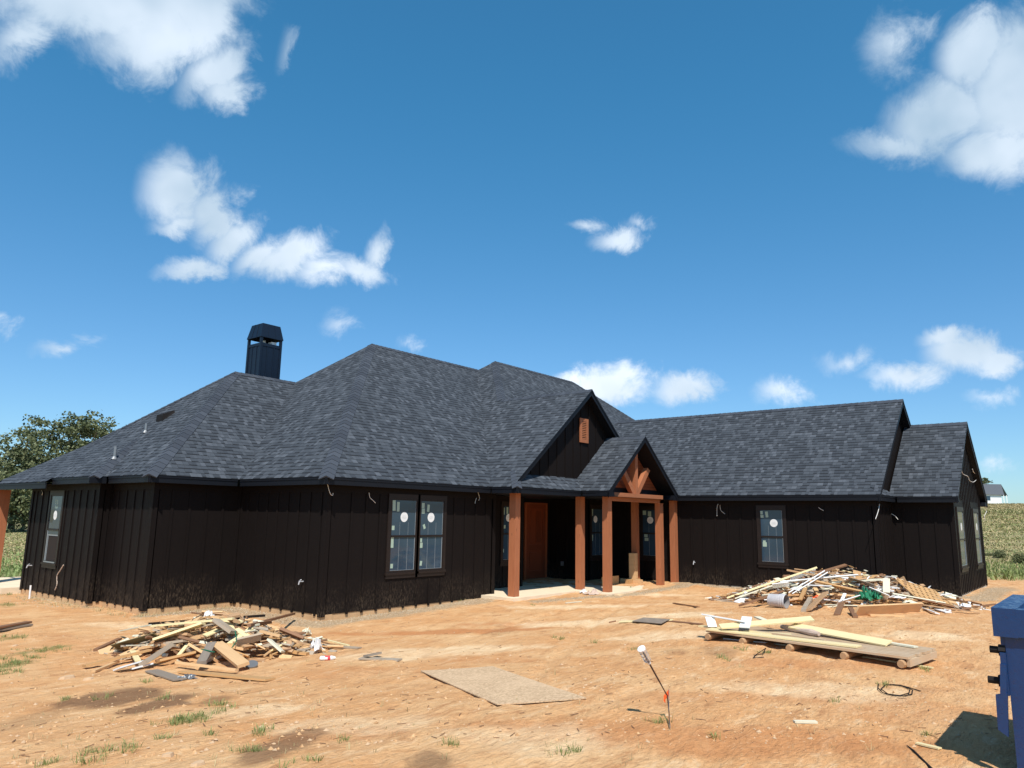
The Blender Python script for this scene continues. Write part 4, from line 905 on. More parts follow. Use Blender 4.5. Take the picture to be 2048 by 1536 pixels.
kb(PR_,(1614,1170),(1663,1172),.07,.02,'white','short level white strip left of centre',.24,.24)
kb(PR_,(1735,1178),(1775,1195),.27,.015,'white','wide bright white panel right of centre',.20,.12,.5)
kb(PR_,(1773,1157),(1773,1185),.15,.02,'cream','cream board end standing upright',.34,.12)
kb(PR_,(1697,1156),(1749,1171),.34,.01,'dgrey','broad dark grey sheet near the crest',.26,.22,.2)
kb(PR_,(1712,1222),(1841,1215),.24,.04,'fir','broad plain tan plank on edge along the front',.10,.10,1.05)
kb(PR_,(1738,1230),(1806,1232),.10,.035,'fir','short pale plank on the ground before the broad plank',.02,.02)
kb(PR_,(1796,1189),(1908,1214),.08,.03,'brown','long thin brown board down the right slope',.10,.04,.3)
kb(PR_,(1785,1187),(1890,1206),.06,.025,'cream','long thin cream board down the right slope',.13,.07,.3)
kb(PR_,(1842,1209),(1960,1226),.08,.02,'tan','longest thin tan board at the right foot',.05,.02)
kb(PR_,(1846,1216),(1875,1227),.10,.02,'white','white chip board at the right foot',.04,.03,.2)
kb(PR_,(1874,1218),(1897,1225),.14,.02,'white','second white chip board further right at the foot',.04,.02)
kb(PR_,(1674,1229),(1683,1206),.12,.03,'brown','dark brown board standing at the front',.02,.12)
kb(PR_,(1701,1216),(1711,1234),.09,.04,'brown','dark stub leaning at the front centre',.10,.02)
kb(PR_,(1678,1213),(1690,1187),.07,.02,'white','white slat leaning upright at the front centre',.04,.20)
kb(PR_,(1648,1209),(1740,1212),.04,.02,'cream','thin level cream lath before the centre',.10,.08)
kb(PR_,(1752,1201),(1762,1186),.12,.03,'fir','pale wedge piece beside the green net',.08,.18)
kb(PR_,(1600,1200),(1611,1176),.09,.03,'pine','short orange board behind the bucket',.10,.22)
kb(PR_,(1706,1143),(1722,1147),.10,.08,'fir','pale block on top of the crest',.34,.34)
kb(PR_,(1680,1204),(1716,1193),.2,.02,'white','wide white offcut at the front centre',.14,.12,.5)
kb(PR_,(1545,1172),(1578,1168),.20,.02,'white','white plate at the left of the crest',.2,.24,.6)
def splinters(P, n, name):
    mb = MB()
    for _ in range(n):
        a = random.random()*6.283; r = math.sqrt(random.random())*1.08; x, y = P.world(r*math.cos(a), r*math.sin(a)); L = random.uniform(.05, .32); yaw = random.random()*6.283
        z = P.top(x, y)*random.uniform(.75, 1.)+.015 if P.dome(x, y) > 0 else float(gz(x, y, True))+.01; dz = random.gauss(0, .12)*L
        mb.beam((x, y, z), (x+L*math.cos(yaw), y+L*math.sin(yaw), z+dz), random.uniform(.015, .08), random.uniform(.006, .03), roll=random.gauss(0, .6), mi=random.randrange(6))
    tag(mb.build(name, [M[k] for k in ('tan','pine','cream','brown','grey','white' if P is PR_ else 'fir')], origin=(0,0,0)), kind='stuff')
splinters(PL, 420, 'wood_splinters'); splinters(PR_, 620, 'wood_splinters')
# lattice panel leaning at the right end
t_ = [PR_.at(1828,1193,.05), PR_.at(1907,1212,.03)]; tl = [on_x(1804,1161,9.2), on_x(1876,1186,9.9)]
A_, B_ = np.array(t_[0]), np.array(t_[1]); dAB = B_-A_; up_ = np.array([.50,.45,.36]); C_, D_ = A_+up_-dAB*.10, B_+up_*.75-dAB*.12
lat = empty('lattice_panel', tuple((A_+B_)/2), 'tan slotted lattice panel leaning on the right end of the big scrap heap', 'lattice panel')
mb = MB(); nn_ = np.cross(dAB, up_); nn_ /= np.linalg.norm(nn_); nn_ *= .02
def lat_pt(u, v, k=0): return (A_*(1-u)+B_*u)*(1-v)+(C_*(1-u)+D_*u)*v+nn_*k
def lq(u0, u1, v0, v1): mb.hexa([lat_pt(u0,v0,0),lat_pt(u1,v0,0),lat_pt(u1,v1,0),lat_pt(u0,v1,0),lat_pt(u0,v0,1),lat_pt(u1,v0,1),lat_pt(u1,v1,1),lat_pt(u0,v1,1)])
nc, nr = 8, 5
for r_ in range(nr):
    v0, v1 = r_/nr, (r_+1)/nr; gv0, gv1 = v0+.05, v1-.05; lq(0, 1, v0, gv0); lq(0, 1, gv1, v1); off = .5/nc if r_ % 2 else 0; u = 0
    for c_ in range(nc):
        us = (c_+.30)/nc+off; ue_ = us+.045
        if ue_ > .98: break
        lq(u, us, gv0, gv1); u = ue_
    lq(u, 1, gv0, gv1)
mb.build('slotted_sheet', M['pine'], lat)
# bucket on its side
c = PR_.at(1572,1217,.0); c = np.array([c[0], c[1], float(gz(c[0], c[1], True))+.15]); ax = -RV*.45-FV*np.array([1,1,0])*-.80; ax = np.array([FV[0]*.72-RV[0]*.69, FV[1]*.72-RV[1]*.69, .0]); ax /= np.linalg.norm(ax)
bk = empty('bucket', (c[0], c[1], c[2]-.15), 'grey plastic bucket lying on its side before the big scrap heap', 'bucket')
def lathe(mb, c, ax, prof, n=28, mi=0):
    ax = np.array(ax)/np.linalg.norm(ax); u = np.cross(ax, [0,0,1.]); u /= np.linalg.norm(u); v = np.cross(ax, u); R = [[c+ax*a+u*r*math.cos(2*math.pi*k/n)+v*r*math.sin(2*math.pi*k/n) for k in range(n)] for a, r in prof]
    for i in range(len(prof)-1):
        for k in range(n): mb.poly([R[i][k], R[i][(k+1)%n], R[i+1][(k+1)%n], R[i+1][k]])
mb = MB(); lathe(mb, c, ax, [(-.02,.150),(0,.158),(.02,.158),(.022,.150),(.05,.150),(.052,.157),(.07,.157),(.072,.149),(.10,.148),(.102,.154),(.12,.154),(.122,.146),(.24,.141),(.37,.134),(.37,.0)]); mb.build('bucket_shell', M['pgrey'], bk, smooth=False)
mb = MB(); lathe(mb, c, ax, [(-.02,.150),(-.018,.143),(.02,.141),(.36,.128),(.36,0)]); mb.build('bucket_inside', M['pdark'], bk, smooth=False)
crumple(PR_.at(1730,1200,.05), .14, .16, .22, 'green', 'plastic_net', 'crumpled green net on the front of the big scrap heap, left half', 'net', 12, 12)
crumple(PR_.at(1752,1197,.08), .16, .12, .14, 'green', 'plastic_net', 'second fold of green net right of the first fold on the big heap', 'net', 13, 12)
crumple(PR_.at(1637,1197,.16), .05, .14, .06, 'orange', 'orange_tape', 'orange tape tangled on the tan board of the big heap', 'tape', 14, 7)
for i, (x, y, s) in enumerate([(1560,1188,.2),(1655,1178,.22),(1590,1180,.18),(1700,1170,.2),(1796,1195,.18),(1820,1205,.16)]):
    crumple(PR_.at(x, y, .06), s, s*.8, .05, ['cream','cream','plasticw','yellow','plasticw','cream'][i], 'sheet_scrap', ['torn pale sheet behind the bucket','torn cream sheet in the middle of the big heap','white torn sheet with holes left of the white trims','yellowish torn sheet high on the big heap','white torn sheet on the right slope of the big heap','pale torn sheet low on the right slope of the big heap'][i], 'torn sheet', 30+i, 4)

# weathered dock section with logs below
d0, d1, d2 = gpt(1410,1262,.14), gpt(1815,1317,.14), gpt(1851,1296,.14)
d0, d1, d2 = [np.array(q) for q in (d0, d1, d2)]
zt = float(np.mean([d0[2], d1[2], d2[2]])); d0[2] += .0; axl = d1-d0; axw = d2-d1; axw -= axl*(axw@axl)/(axl@axl)
axw *= min(1.35, np.linalg.norm(axw))/np.linalg.norm(axw); deck = empty('dock_section', tuple((d0+d1+axw)/2-np.array([0,0,.14])), 'weathered plank deck section on round logs lying in the yard', 'deck section')
npl = 9
for k in range(npl):
    a = d0+axw*((k+.5)/npl); b = a+axl; j = random.uniform(-.03, .03)
    mb = MB(); mb.beam(a+axl*j/4, b+axl*random.uniform(-.006,.006), np.linalg.norm(axw)/npl*.93, .028); mb.build('deck_plank', M['deck'], deck)
for f in (.02,.22,.47,.73,.975):
    a = d0+axl*f-axw*.035-np.array([0,0,.075]); b = a+axw*1.06; mb = MB(); mb.tube([a, a+(b-a)*.03, b], [.044,.052,.055], 12); mb.build('support_log', M['tan'], deck)
mb = MB(); mb.beam(d1-np.array([0,0,.06])+axw*.02, d1+axw-np.array([0,0,.06]), .04, .085); mb.build('end_joist', M['deck'], deck)
def dk(px, py, h=.03): d = ray(px, py); n_ = np.cross(axl, axw); n_ /= np.linalg.norm(n_); n_ *= np.sign(n_[2]); t = ((d0+n_*h-CAM)@n_)/(d@n_); return CAM+d*t
def yb(a, b, w, t, m, label, h1=.03, h2=.03, roll=0., **k): return board(dk(*a, h1), dk(*b, h2), w, t, m, label=label, group='boards left on the deck section', roll=roll, **k)
yb((1418,1258),(1718,1293),.19,.02,'yellow','long yellow board along the front edge of the deck section',.028,.028)
yb((1440,1253),(1625,1237),.16,.02,'yellow','raised yellow board pointing back right over the deck section',.09,.20,-.25)
yb((1583,1251),(1778,1287),.17,.02,'yellow','long yellow board down the middle of the deck section',.10,.05,-.30)
yb((1735,1279),(1832,1294),.10,.02,'cream','short cream board near the right end of the deck section',.03,.03)
yb((1405,1229),(1490,1244),.06,.02,'white','slim white strip lifted at the back left of the deck section',.20,.16,.3)
yb((1419,1234),(1425,1254),.14,.015,'white','white crosspiece at the left end of the slim white strip',.18,.05)
yb((1494,1234),(1489,1255),.15,.015,'white','white crosspiece in the middle of the deck section',.19,.10)
yb((1490,1262),(1580,1270),.13,.02,'yellow','shorter yellow board behind the front edge board',.03,.03)
yb((1514,1234),(1545,1247),.10,.02,'cream','cream board end poking out at the back of the deck section',.12,.10)
yb((1400,1252),(1440,1256),.10,.02,'yellow','short yellow stub at the left end of the deck section',.02,.03)
yb((1500,1262),(1650,1281),.06,.03,'deck','thin grey brown batten beneath the long middle board',.03,.03)
a = dk(1563,1253,.06); b = dk(1638,1268,.06)
mb = MB(); mb.tube([a, a+(b-a)*.3, a+(b-a)*.55, a+(b-a)*.8, b], [.03,.045,.03,.05,.028], 9); tag(mb.build('paper_roll', M['kraft']), 'crumpled pinkish paper roll on the deck section', 'paper roll')
board(gpt(1448,1277,.012), gpt(1533,1285,.012), .05,.012,'white',label='white strip on the dirt in front of the deck section', cat='board')
board(gpt(1725,1313,.012), gpt(1866,1336,.012), .04,.015,'yellow',label='thin yellow lath on the dirt beyond the right end of the deck section', cat='board')
board(gpt(1410,1272,.012), gpt(1590,1292,.012), .05,.012,'cream',label='long cream strip half under the front of the deck section', cat='board')
board(gpt(1588,1443,.012), gpt(1633,1444,.012), .05,.018,'cream',label='short cream stick alone on the open dirt', cat='board')
board(gpt(1834,1486,.012), gpt(1880,1497,.012), .05,.012,'yellow',label='pale splinter near the dumpster shadow', cat='board')
# sheets and boards on the dirt between porch and deck
def slab(c4, th, matl, name, label, cat, warp=0.):
    n = 10; mb = MB(); c4 = [np.array(q, float) for q in c4]
    def P(u, v, k): q = (c4[0]*(1-u)+c4[1]*u)*(1-v)+(c4[3]*(1-u)+c4[2]*u)*v; return q+np.array([0,0,k*th+warp*((2*u-1)**2*.6+(2*v-1)**4*.7)])
    for i in range(n):
        for j in range(n):
            u0,u1,v0,v1 = i/n,(i+1)/n,j/n,(j+1)/n; mb.poly([P(u0,v0,1),P(u1,v0,1),P(u1,v1,1),P(u0,v1,1)]); mb.poly([P(u0,v1,0),P(u1,v1,0),P(u1,v0,0),P(u0,v0,0)])
        for (a,b,c,d) in (((i/n,0),((i+1)/n,0),1,0),((i/n,1),((i+1)/n,1),1,0),((0,i/n),(0,(i+1)/n),1,0),((1,i/n),(1,(i+1)/n),1,0)): mb.poly([P(*a,0),P(*b,0),P(*b,1),P(*a,1)])
    return tag(mb.build(name, M[matl]), label, cat)
slab([gpt(841,1344,.012), gpt(994,1412,.012), gpt(1173,1399,.014), gpt(985,1335,.008)], .011, 'osb', 'strand_board_sheet', 'grey brown strand board sheet lying flat in the foreground', 'wood sheet', .006)
slab([gpt(1264,1243,.03), gpt(1322,1248,.03), gpt(1340,1239,.03), gpt(1287,1236,.03)], .01, 'dgrey', 'sheet_offcut', 'dark grey square offcut on a cream board before the porch', 'wood sheet')
board(gpt(1240,1243,.02), gpt(1345,1240,.015), .22,.014,'yellow',label='cream yellow board under the dark square offcut', cat='board')
board(gpt(1330,1241,.012), gpt(1402,1248,.012), .12,.012,'brown',label='thin brown board trailing right of the dark square offcut', cat='board')
board(gpt(1347,1206,.015), gpt(1398,1214,.015), .05,.018,'brown',label='brown stick on the dirt in front of the last porch post', cat='board')
board(gpt(1218,1245,.012), gpt(1232,1242,.012), .05,.02,'brown',label='tiny brown chip left of the cream board', cat='board')
board(gpt(1131,1206,.012), gpt(1163,1203,.012), .04,.015,'cream',label='tiny cream strip before the second porch post', cat='board')
board(gpt(1880,1222,.012), gpt(1990,1208,.012), .06,.02,'brown',label='brown board pointing right past the heap towards the dumpster', cat='board')
crumple(gpt(1168,1186,.0), .12, .08, .08, 'plasticw', 'plastic_scrap', 'white plastic scrap at the foot of the second porch post', 'plastic wrap', 41)
crumple(gpt(1187,1188,.0), .24, .15, .10, 'kraft', 'paper_bag', 'crumpled brown paper bag between the porch posts', 'paper bag', 42, 6)
p = onz(1190,1163,.09); mb = MB(); mb.box(p[0]-.05, p[0]+.9, p[1]-.3, p[1]-.27, -.018, .24); tag(mb.build('sheet_offcut', M['pine']), 'orange panel offcut standing on the porch between two posts', 'wood sheet')
board(onz(1043,1170,-.005), onz(1072,1169,-.005), .09,.012,'tan',label='thin board lying on the porch floor by the door', cat='board')
# pin flag and bottle on a bent rod
B0 = gpt(1342,1466); FP = np.array([-3.446,-9.79,.394]); RP = np.array([-3.645,-9.706,.715]); TP = np.array([-3.755,-9.694,.845])
fl = empty('pin_flag', tuple(B0), 'orange marker flag on a thin wire stuck in the dirt', 'marker flag')
mb = MB(); mb.tube([B0-np.array([0,0,.05]), B0*.45+FP*.55+np.array([0,0,.0]), FP+np.array([.012,-.01,.06])], .0022, 5); mb.build('flag_wire', M['metal'], fl)
mb = MB(); q = FP+np.array([.012,-.01,.06]); mb.poly([q, q+np.array([-.045,.03,-.055]), q+np.array([-.05,.03,-.10]), q+np.array([0,0,-.06])]); mb.poly([q+np.array([-.05,.03,-.095]), q+np.array([-.03,.02,-.065]), q+np.array([-.03,.022,-.125])]); mb.build('flag', M['orange'], fl)
rd = empty('rod', tuple(B0+np.array([-.01,.01,0])), 'rusty bent rod leaning left beside the marker flag', 'rod')
mb = MB(); mb.tube([B0+np.array([-.012,.012,-.05]), (B0+FP)/2+np.array([-.0,.0,.0]), FP, FP*.5+RP*.5, RP, TP*.7+RP*.3], [.004,.005,.007,.008,.008,.007], 7); mb.build('rod_shaft', M['rod'], rd, smooth=True)
bo = empty('plastic_bottle', tuple(RP), 'clear plastic bottle stuck upside down on the tip of the rod', 'bottle')
M['clear'] = mat('clear_plastic', (.9,.92,.95), .12); M['clear'].node_tree.nodes['Principled BSDF'].inputs['Transmission Weight'].default_value = .82; M['clear'].node_tree.nodes['Principled BSDF'].inputs['IOR'].default_value = 1.15
mb = MB(); axb = (TP-RP)/np.linalg.norm(TP-RP); lathe(mb, RP-axb*.03, axb, [(0,.014),(.02,.015),(.045,.034),(.10,.036),(.11,.033),(.12,.036),(.165,.036),(.175,.028)], 18); mb.build('bottle_shell', M['clear'], bo, smooth=True)
mb = MB(); lathe(mb, RP-axb*.03, axb, [(.172,.0),(.172,.037),(.186,.038),(.19,.030),(.19,.0)], 18); mb.build('bottle_base', M['plasticw'], bo); mb = MB(); lathe(mb, RP-axb*.03, axb, [(.0,.0),(.0,.016),(.018,.016)], 14); mb.build('bottle_cap', M['plasticw'], bo)
# coiled cable
mb = MB(); pts = []
for (x, y) in [(1757,1368),(1756,1376),(1765,1385),(1785,1391),(1808,1392),(1824,1388),(1825,1380),(1812,1374),(1788,1369),(1770,1370),(1762,1378),(1776,1388),(1800,1391),(1818,1386),(1820,1378),(1800,1371),(1780,1369),(1800,1370),(1822,1376),(1841,1382)]: pts.append(gpt(x, y, .012))
mb.tube(pts, .0055, 5); tag(mb.build('cable_coil', M['black'], smooth=True), 'thin black cable lying in a loose coil on the dirt', 'cable')
mb = MB(); mb.tube([gpt(1814,1491,.01), gpt(1828,1502,.012), gpt(1842,1516,.01), gpt(1866,1540,.01)], [.004,.008,.008,.01], 6); tag(mb.build('cable_offcut', M['black'], smooth=True), 'black hose offcut at the edge of the dumpster shadow', 'cable')
mb = MB(); mb.tube([gpt(1508,1312,.01), gpt(1520,1304,.03), gpt(1532,1296,.05), gpt(1525,1308,.02), gpt(1512,1310,.01), gpt(1506,1316,.01), gpt(1528,1314,.015)], .005, 5); tag(mb.build('cable_offcut', M['black'], smooth=True), 'small tangled wire before the deck section', 'cable')

# dumpster
DX0, DX1, DY0, DY1 = -3.17, -1.74, -15.2, -12.36
dz0, dz1 = float(gz(-3, -12.6))-.05, 1.375
du = empty('dumpster', ((DX0+DX1)/2, (DY0+DY1)/2, dz0), 'dark blue steel dumpster end with latches at the right frame edge', 'dumpster')
mb = MB(); mb.box(DX0+.04, DX1-.04, DY0, DY1-.05, dz0+.06, dz1-.20); 
mb.build('container', M['blue'], du, bevel=.012)
mb = MB(); mb.box(DX0, DX1, DY1-.14, DY1+.015, dz1-.205, dz1); mb.box(DX0, DX0+.13, DY0, DY1-.14, dz1-.20, dz1-.002); mb.box(DX1-.13, DX1, DY0, DY1-.14, dz1-.20, dz1-.002); mb.build('top_rail', M['blue'], du, bevel=.014)
mb = MB(); mb.box(DX0+.13, DX1-.13, DY0, DY1-.14, dz1-.21, dz1-.03); mb.build('lid', M['blue'], du)
mb = MB(); mb.box(DX0+.05, DX0+.16, DY1-.05, DY1-.02, dz1-.62, dz1-.21); mb.build('side_rib', M['blue'], du, bevel=.006)
mb = MB(); mb.box(DX0+.01, DX0+.09, DY1-.049, DY1-.012, dz1-.62, dz1-.32); mb.build('latch_plate', M['blue'], du, bevel=.012)
for (zz, l) in ((dz1-.31, .07), (dz1-.53, .10)):
    mb = MB(); x = DX0+.07; y = DY1-.045; mb.tube([(x,y,zz),(x,y+l*.62,zz)], .045, 6); mb.tube([(x,y+l*.62,zz),(x,y+l+.03,zz)], .026, 10); mb.build('latch_bolt', M['black'], du)
mb = MB(); mb.hexa([(DX0-.02,DY1-.02,dz1-.90),(DX0+.02,DY1-.02,dz1-.90),(DX0+.02,DY1+.04,dz1-.86),(DX0-.02,DY1+.04,dz1-.86),(DX0-.02,DY1-.04,dz1-.60),(DX0+.02,DY1-.04,dz1-.60),(DX0+.02,DY1+.035,dz1-.62),(DX0-.02,DY1+.035,dz1-.62)]); mb.build('latch_lever', M['blue'], du, bevel=.004)
mb = MB(); mb.beam((DX0+.01,DY1-.03,dz1-.40), (DX0+.0,DY1-.01,dz1-.66), .04, .04); mb.build('latch_arm', M['blue'], du, bevel=.006)

# ------------------------------------------------------------------ vegetation
def leafmat(name, a, b, rough=.6):
    m = mat(name, rough=rough, spec=.25); g = G(m); r = g.rnd(); c = g.mix(r, a, b); c = g.mix(.6, c, g.mix(g.noise(g.pos(), .35, 2), (.7,.75,.7), (1.3,1.2,1.1)), 'MULTIPLY'); g.col(c); return m
M['leaf'] = leafmat('tree_leaves', (.062,.082,.036), (.175,.19,.095)); M['leaf2'] = leafmat('bush_leaves', (.07,.09,.04), (.19,.20,.095))
M['blade'] = leafmat('green_blades', (.14,.19,.055), (.30,.33,.13)); M['dry'] = leafmat('dry_blades', (.34,.28,.14), (.58,.48,.28)); M['weed'] = leafmat('weed_leaves', (.16,.23,.07), (.32,.40,.17))
def quads(C, S, mats, name, parent=None, flat=.0, R=RNG):
    """many small randomly turned leaf faces"""
    n = len(C); a = R.randn(n, 3); a[:,2] *= (1-flat); a /= np.linalg.norm(a, axis=1)[:,None]; b = np.cross(a, R.randn(n, 3)); b /= np.linalg.norm(b, axis=1)[:,None]
    a *= S[:,None]; b *= (S*.62)[:,None]; V = np.stack([C-a, C+b, C+a, C-b], 1).reshape(-1, 3)
    if parent is not None: V = V-np.array(wloc(parent))
    me = bpy.data.meshes.new(name); me.vertices.add(len(V)); me.vertices.foreach_set('co', V.ravel()); me.loops.add(4*n); me.loops.foreach_set('vertex_index', np.arange(4*n)); me.polygons.add(n); me.polygons.foreach_set('loop_start', np.arange(n)*4); me.polygons.foreach_set('loop_total', np.full(n, 4)); me.update(calc_edges=True)
    me.materials.append(mats); o = bpy.data.objects.new(name, me); COL.objects.link(o)
    if parent is not None: o.parent = parent
    return o
def tree(px, py, dist, ht, wd, label, n=9000, sd=1, leaf='leaf', group='trees behind the house on the left', low=.25, ls=.16):
    d = ray(px, py); d2 = d[:2]/np.linalg.norm(d[:2]); x, y = CAM[0]+d2[0]*dist, CAM[1]+d2[1]*dist; z = float(gz(x, y)); R = np.random.RandomState(sd)
    t = empty('tree', (x, y, z), label, 'tree', group); mb = MB()
    mb.tube([(x,y,z-.3),(x+.1,y,z+ht*.15),(x-.1,y+.1,z+ht*.35),(x,y,z+ht*.55)], [ht*.035, ht*.028, ht*.022, ht*.012], 9)
    cs = []
    nb = 15
    for k in range(nb):
        a = R.rand()*6.283; r = wd*.5*(.25+.75*R.rand()); f = low+(1-low)*R.rand()*.85; r *= (1-.55*max(0, f-.45)); c = np.array([x+r*math.cos(a), y+r*math.sin(a), z+ht*f]); cs.append((c, wd*(.13+.10*R.rand())))
        mb.tube([(x, y, z+ht*(.2+.2*R.rand())), tuple((np.array([x,y,z+ht*.35])+c)/2+R.randn(3)*.2), tuple(c)], [ht*.014, ht*.009, ht*.004], 5)
    cs.append((np.array([x,y,z+ht*.86]), wd*.17)); mb.build('trunk', M['bark'], t)
    P = []
    for c, r in cs:
        m = int(n*.62/len(cs)); sub = R.randn(14, 3); sub /= np.linalg.norm(sub, axis=1)[:,None]; sub = c+sub*r*np.array([1.15,1.15,.8])*R.uniform(.5, 1.25, (14,1))
        i = R.randint(0, 14, m); q = R.randn(m, 3); q /= np.linalg.norm(q, axis=1)[:,None]; P.append(sub[i]+q*(r*.36)*R.uniform(.3, 1.15, (m,1))*np.array([1.15,1.15,.6]))
    P = np.concatenate(P); quads(P, R.uniform(.6, 1.3, len(P))*ls, M[leaf], 'crown', t, .2, R)
tree(158,900,92,12.6,12.5,'tall round oak standing behind the roof at the left, tallest of all',17000,1)
tree(215,900,97,11.3,9.5,'oak mostly hidden behind the roof slope right of the tallest oak',9000,2)
tree(38,930,90,10.0,10.5,'spreading oak left of the tallest one, cut by the roof edge',13000,3)
tree(-30,930,95,8.8,10,'oak at the extreme left edge of the view',7000,4)
tree(95,930,88,7.8,7.5,'lower oak filling the dip between the two larger oaks',7000,5)
tree(52,1000,84,5.2,8,'dark bushy tree seen under the patio roof beside the cedar post',8000,6,'leaf2',low=.08)
tree(15,1000,86,5.6,8,'dark bushy tree seen left of the patio post',6000,7,'leaf2',low=.08)
tree(1972,1000,160,5.4,2.2,'small tree peeping out behind the right gable on the hill',1500,8,'leaf2','trees on the hill')
def bush(px, py, w, h, label, n, sd):
    c = hit(px, py, lambda a, b: gz(a, b)); R = np.random.RandomState(sd); t = empty('bush', tuple(c), label, 'bush', 'bushes on the grassy slope'); q = R.randn(n, 3); q /= np.linalg.norm(q, axis=1)[:,None]
    P = c+np.array([0,0,h*.42])+q*np.array([w/2,w/2,h*.5])*R.uniform(.3, 1.1, (n,1)); P += .15*w*(R.rand(n,3)-.5); quads(P, R.uniform(.05,.12,n)*w*.5, M['leaf2'], 'foliage', t, 0, R); mb = MB(); mb.tube([c-np.array([0,0,.1]), c+np.array([0,0,h*.5])], .03*w, 6); mb.build('stem', M['bark'], t)
bush(2000,1117,.75,.5,'dark bush on the slope close right of the gable wall',1600,21); bush(2043,1128,.8,.6,'dark bush cut by the right frame edge',1500,22); bush(1977,1112,.6,.18,'low reddish green scrub beside the slope bush',700,23)
def tufts(pts, h0, h1, nb, matl, name, kind=True, spread=.06, width=.006, lean=.5, R=RNG):
    V = []; n = 0
    for (x, y, s) in pts:
        z = float(gz(x, y, True)) if abs(x) < 40 else float(gz(x, y))
        for _ in range(nb):
            a = R.rand()*6.283; r = R.rand()*spread*s; bx, by = x+r*math.cos(a), y+r*math.sin(a); h = R.uniform(h0, h1)*s; l = lean*h*R.rand(); a2 = a+R.randn()*.6
            w = width*s*(.6+.8*R.rand()); px_, py_ = -math.sin(a2+R.randn())*w, math.cos(a2+R.randn())*w
            mx, my = bx+math.cos(a2)*l*.4, by+math.sin(a2)*l*.4; tx, ty = bx+math.cos(a2)*l, by+math.sin(a2)*l
            V += [(bx-px_,by-py_,z-.01),(bx+px_,by+py_,z-.01),(mx+px_*.8,my+py_*.8,z+h*.6),(mx-px_*.8,my-py_*.8,z+h*.6),(mx-px_*.8,my-py_*.8,z+h*.6),(mx+px_*.8,my+py_*.8,z+h*.6),(tx,ty,z+h*(.95 if l < h*.4 else .75))]; n += 1
    V = np.array(V); me = bpy.data.meshes.new(name); F = []
    for k in range(n): i = 7*k; F += [(i,i+1,i+2,i+3),(i+4,i+5,i+6)]
    me.from_pydata(V.tolist(), [], F); me.materials.append(M[matl]); o = bpy.data.objects.new(name, me); COL.objects.link(o)
    if kind: tag(o, kind='stuff')
    return o
R = np.random.RandomState(5)
def cl(px, py, n, rad, s0=.5, s1=1.):
    c = gpt(px, py); return [(c[0]+R.randn()*rad, c[1]+R.randn()*rad, R.uniform(s0, s1)) for _ in range(n)]
g1 = []
for a in [(378,1440,26,.10),(355,1445,10,.08),(442,1410,7,.05),(463,1417,5,.05),(330,1398,5,.05),(213,1398,5,.05),(134,1400,7,.04),(290,1365,5,.05),(20,1330,26,.14),(45,1318,22,.16),(85,1302,20,.18),(5,1345,18,.10),(25,1210,10,.12),(30,1275,12,.12),
          (490,1505,9,.06),(520,1468,7,.05),(535,1460,4,.04),(325,1478,5,.05),(240,1500,8,.05),(190,1505,7,.05),(180,1525,4,.04),(920,1201,10,.09),(1145,1506,7,.04),(903,1488,5,.04),(690,1482,3,.03),(1125,1278,4,.04),(1108,1276,3,.03),(1188,1287,3,.03),
          (1530,1305,7,.06),(1452,1318,6,.06),(1486,1300,4,.06),(1312,1446,5,.03),(1430,1478,3,.03),(1665,1404,3,.03),(1860,1340,4,.04),(1270,1300,3,.03),(1070,1210,3,.04),(1260,1175,2,.03),(1765,1372,4,.05),(420,1470,4,.04),(600,1530,5,.05),(100,1530,6,.05),(20,1190,8,.1),(1850,1470,3,.03)]: g1 += cl(*a)
tufts(g1, .03, .10, 13, 'blade', 'grass_tufts', spread=.06, width=.003, lean=1.5)
g2 = []
for _ in range(230):
    px, py = R.uniform(0, 1900), 1250+285*R.rand()**.7
    if R.rand() < .55: px = R.uniform(0, 800)
    g2 += cl(px, py, 1, .02, .35, .8)
tufts(g2, .03, .11, 5, 'dry', 'dry_grass_tufts', spread=.05, width=.003, lean=1.1)
# straw and weeds along the left footing
g3 = [(R.uniform(-3.0,-2.5), R.uniform(5.3,9.5), R.uniform(.4,.9)) for _ in range(90)]+[(R.uniform(-2.4,-.3), 3.33-R.rand()*.45, R.uniform(.4,.9)) for _ in range(60)]+[(R.uniform(-2.6,-2.15), R.uniform(3.1,5.3), R.uniform(.4,.9)) for _ in range(50)]+[(R.uniform(.1,5.3), -.05-R.rand()*.25, R.uniform(.3,.6)) for _ in range(30)]
tufts(g3, .03, .13, 7, 'dry', 'straw', spread=.09, width=.004, lean=1.4)
# weed belts
g4 = [(R.uniform(-14, 16), R.gamma(2., 3.0)+12.4, R.uniform(.6,1.3)) for _ in range(2600)]; tufts(g4, .08, .26, 7, 'weed', 'weeds', spread=.3, width=.016, lean=1.2)
g5 = [(R.gamma(2., 3.4)+22.5, R.uniform(-22, 6), R.uniform(.6,1.3)) for _ in range(2600)]; tufts(g5, .08, .28, 7, 'blade', 'weeds', spread=.3, width=.016, lean=1.2)
def sector(px0, px1, r0, r1, n):
    out = []
    for _ in range(n):
        d = ray(R.uniform(px0, px1), 1050); d2 = d[:2]/np.linalg.norm(d[:2]); r = math.sqrt(R.uniform(r0*r0, r1*r1)); out.append((CAM[0]+d2[0]*r, CAM[1]+d2[1]*r, R.uniform(.7, 1.4)*(.6+r/90)))
    return out
tufts(sector(1930,2090,36,145,5000), .03, .09, 5, 'dry', 'dry_pasture_grass', spread=.6, width=.022, lean=1.6)
tufts(sector(1930,2090,34,110,1500), .03, .10, 5, 'blade', 'green_pasture_grass', spread=.6, width=.022, lean=1.6)
tufts(sector(-40,120,34,84,3000), .03, .08, 5, 'dry', 'dry_pasture_grass', spread=.6, width=.022, lean=1.6)
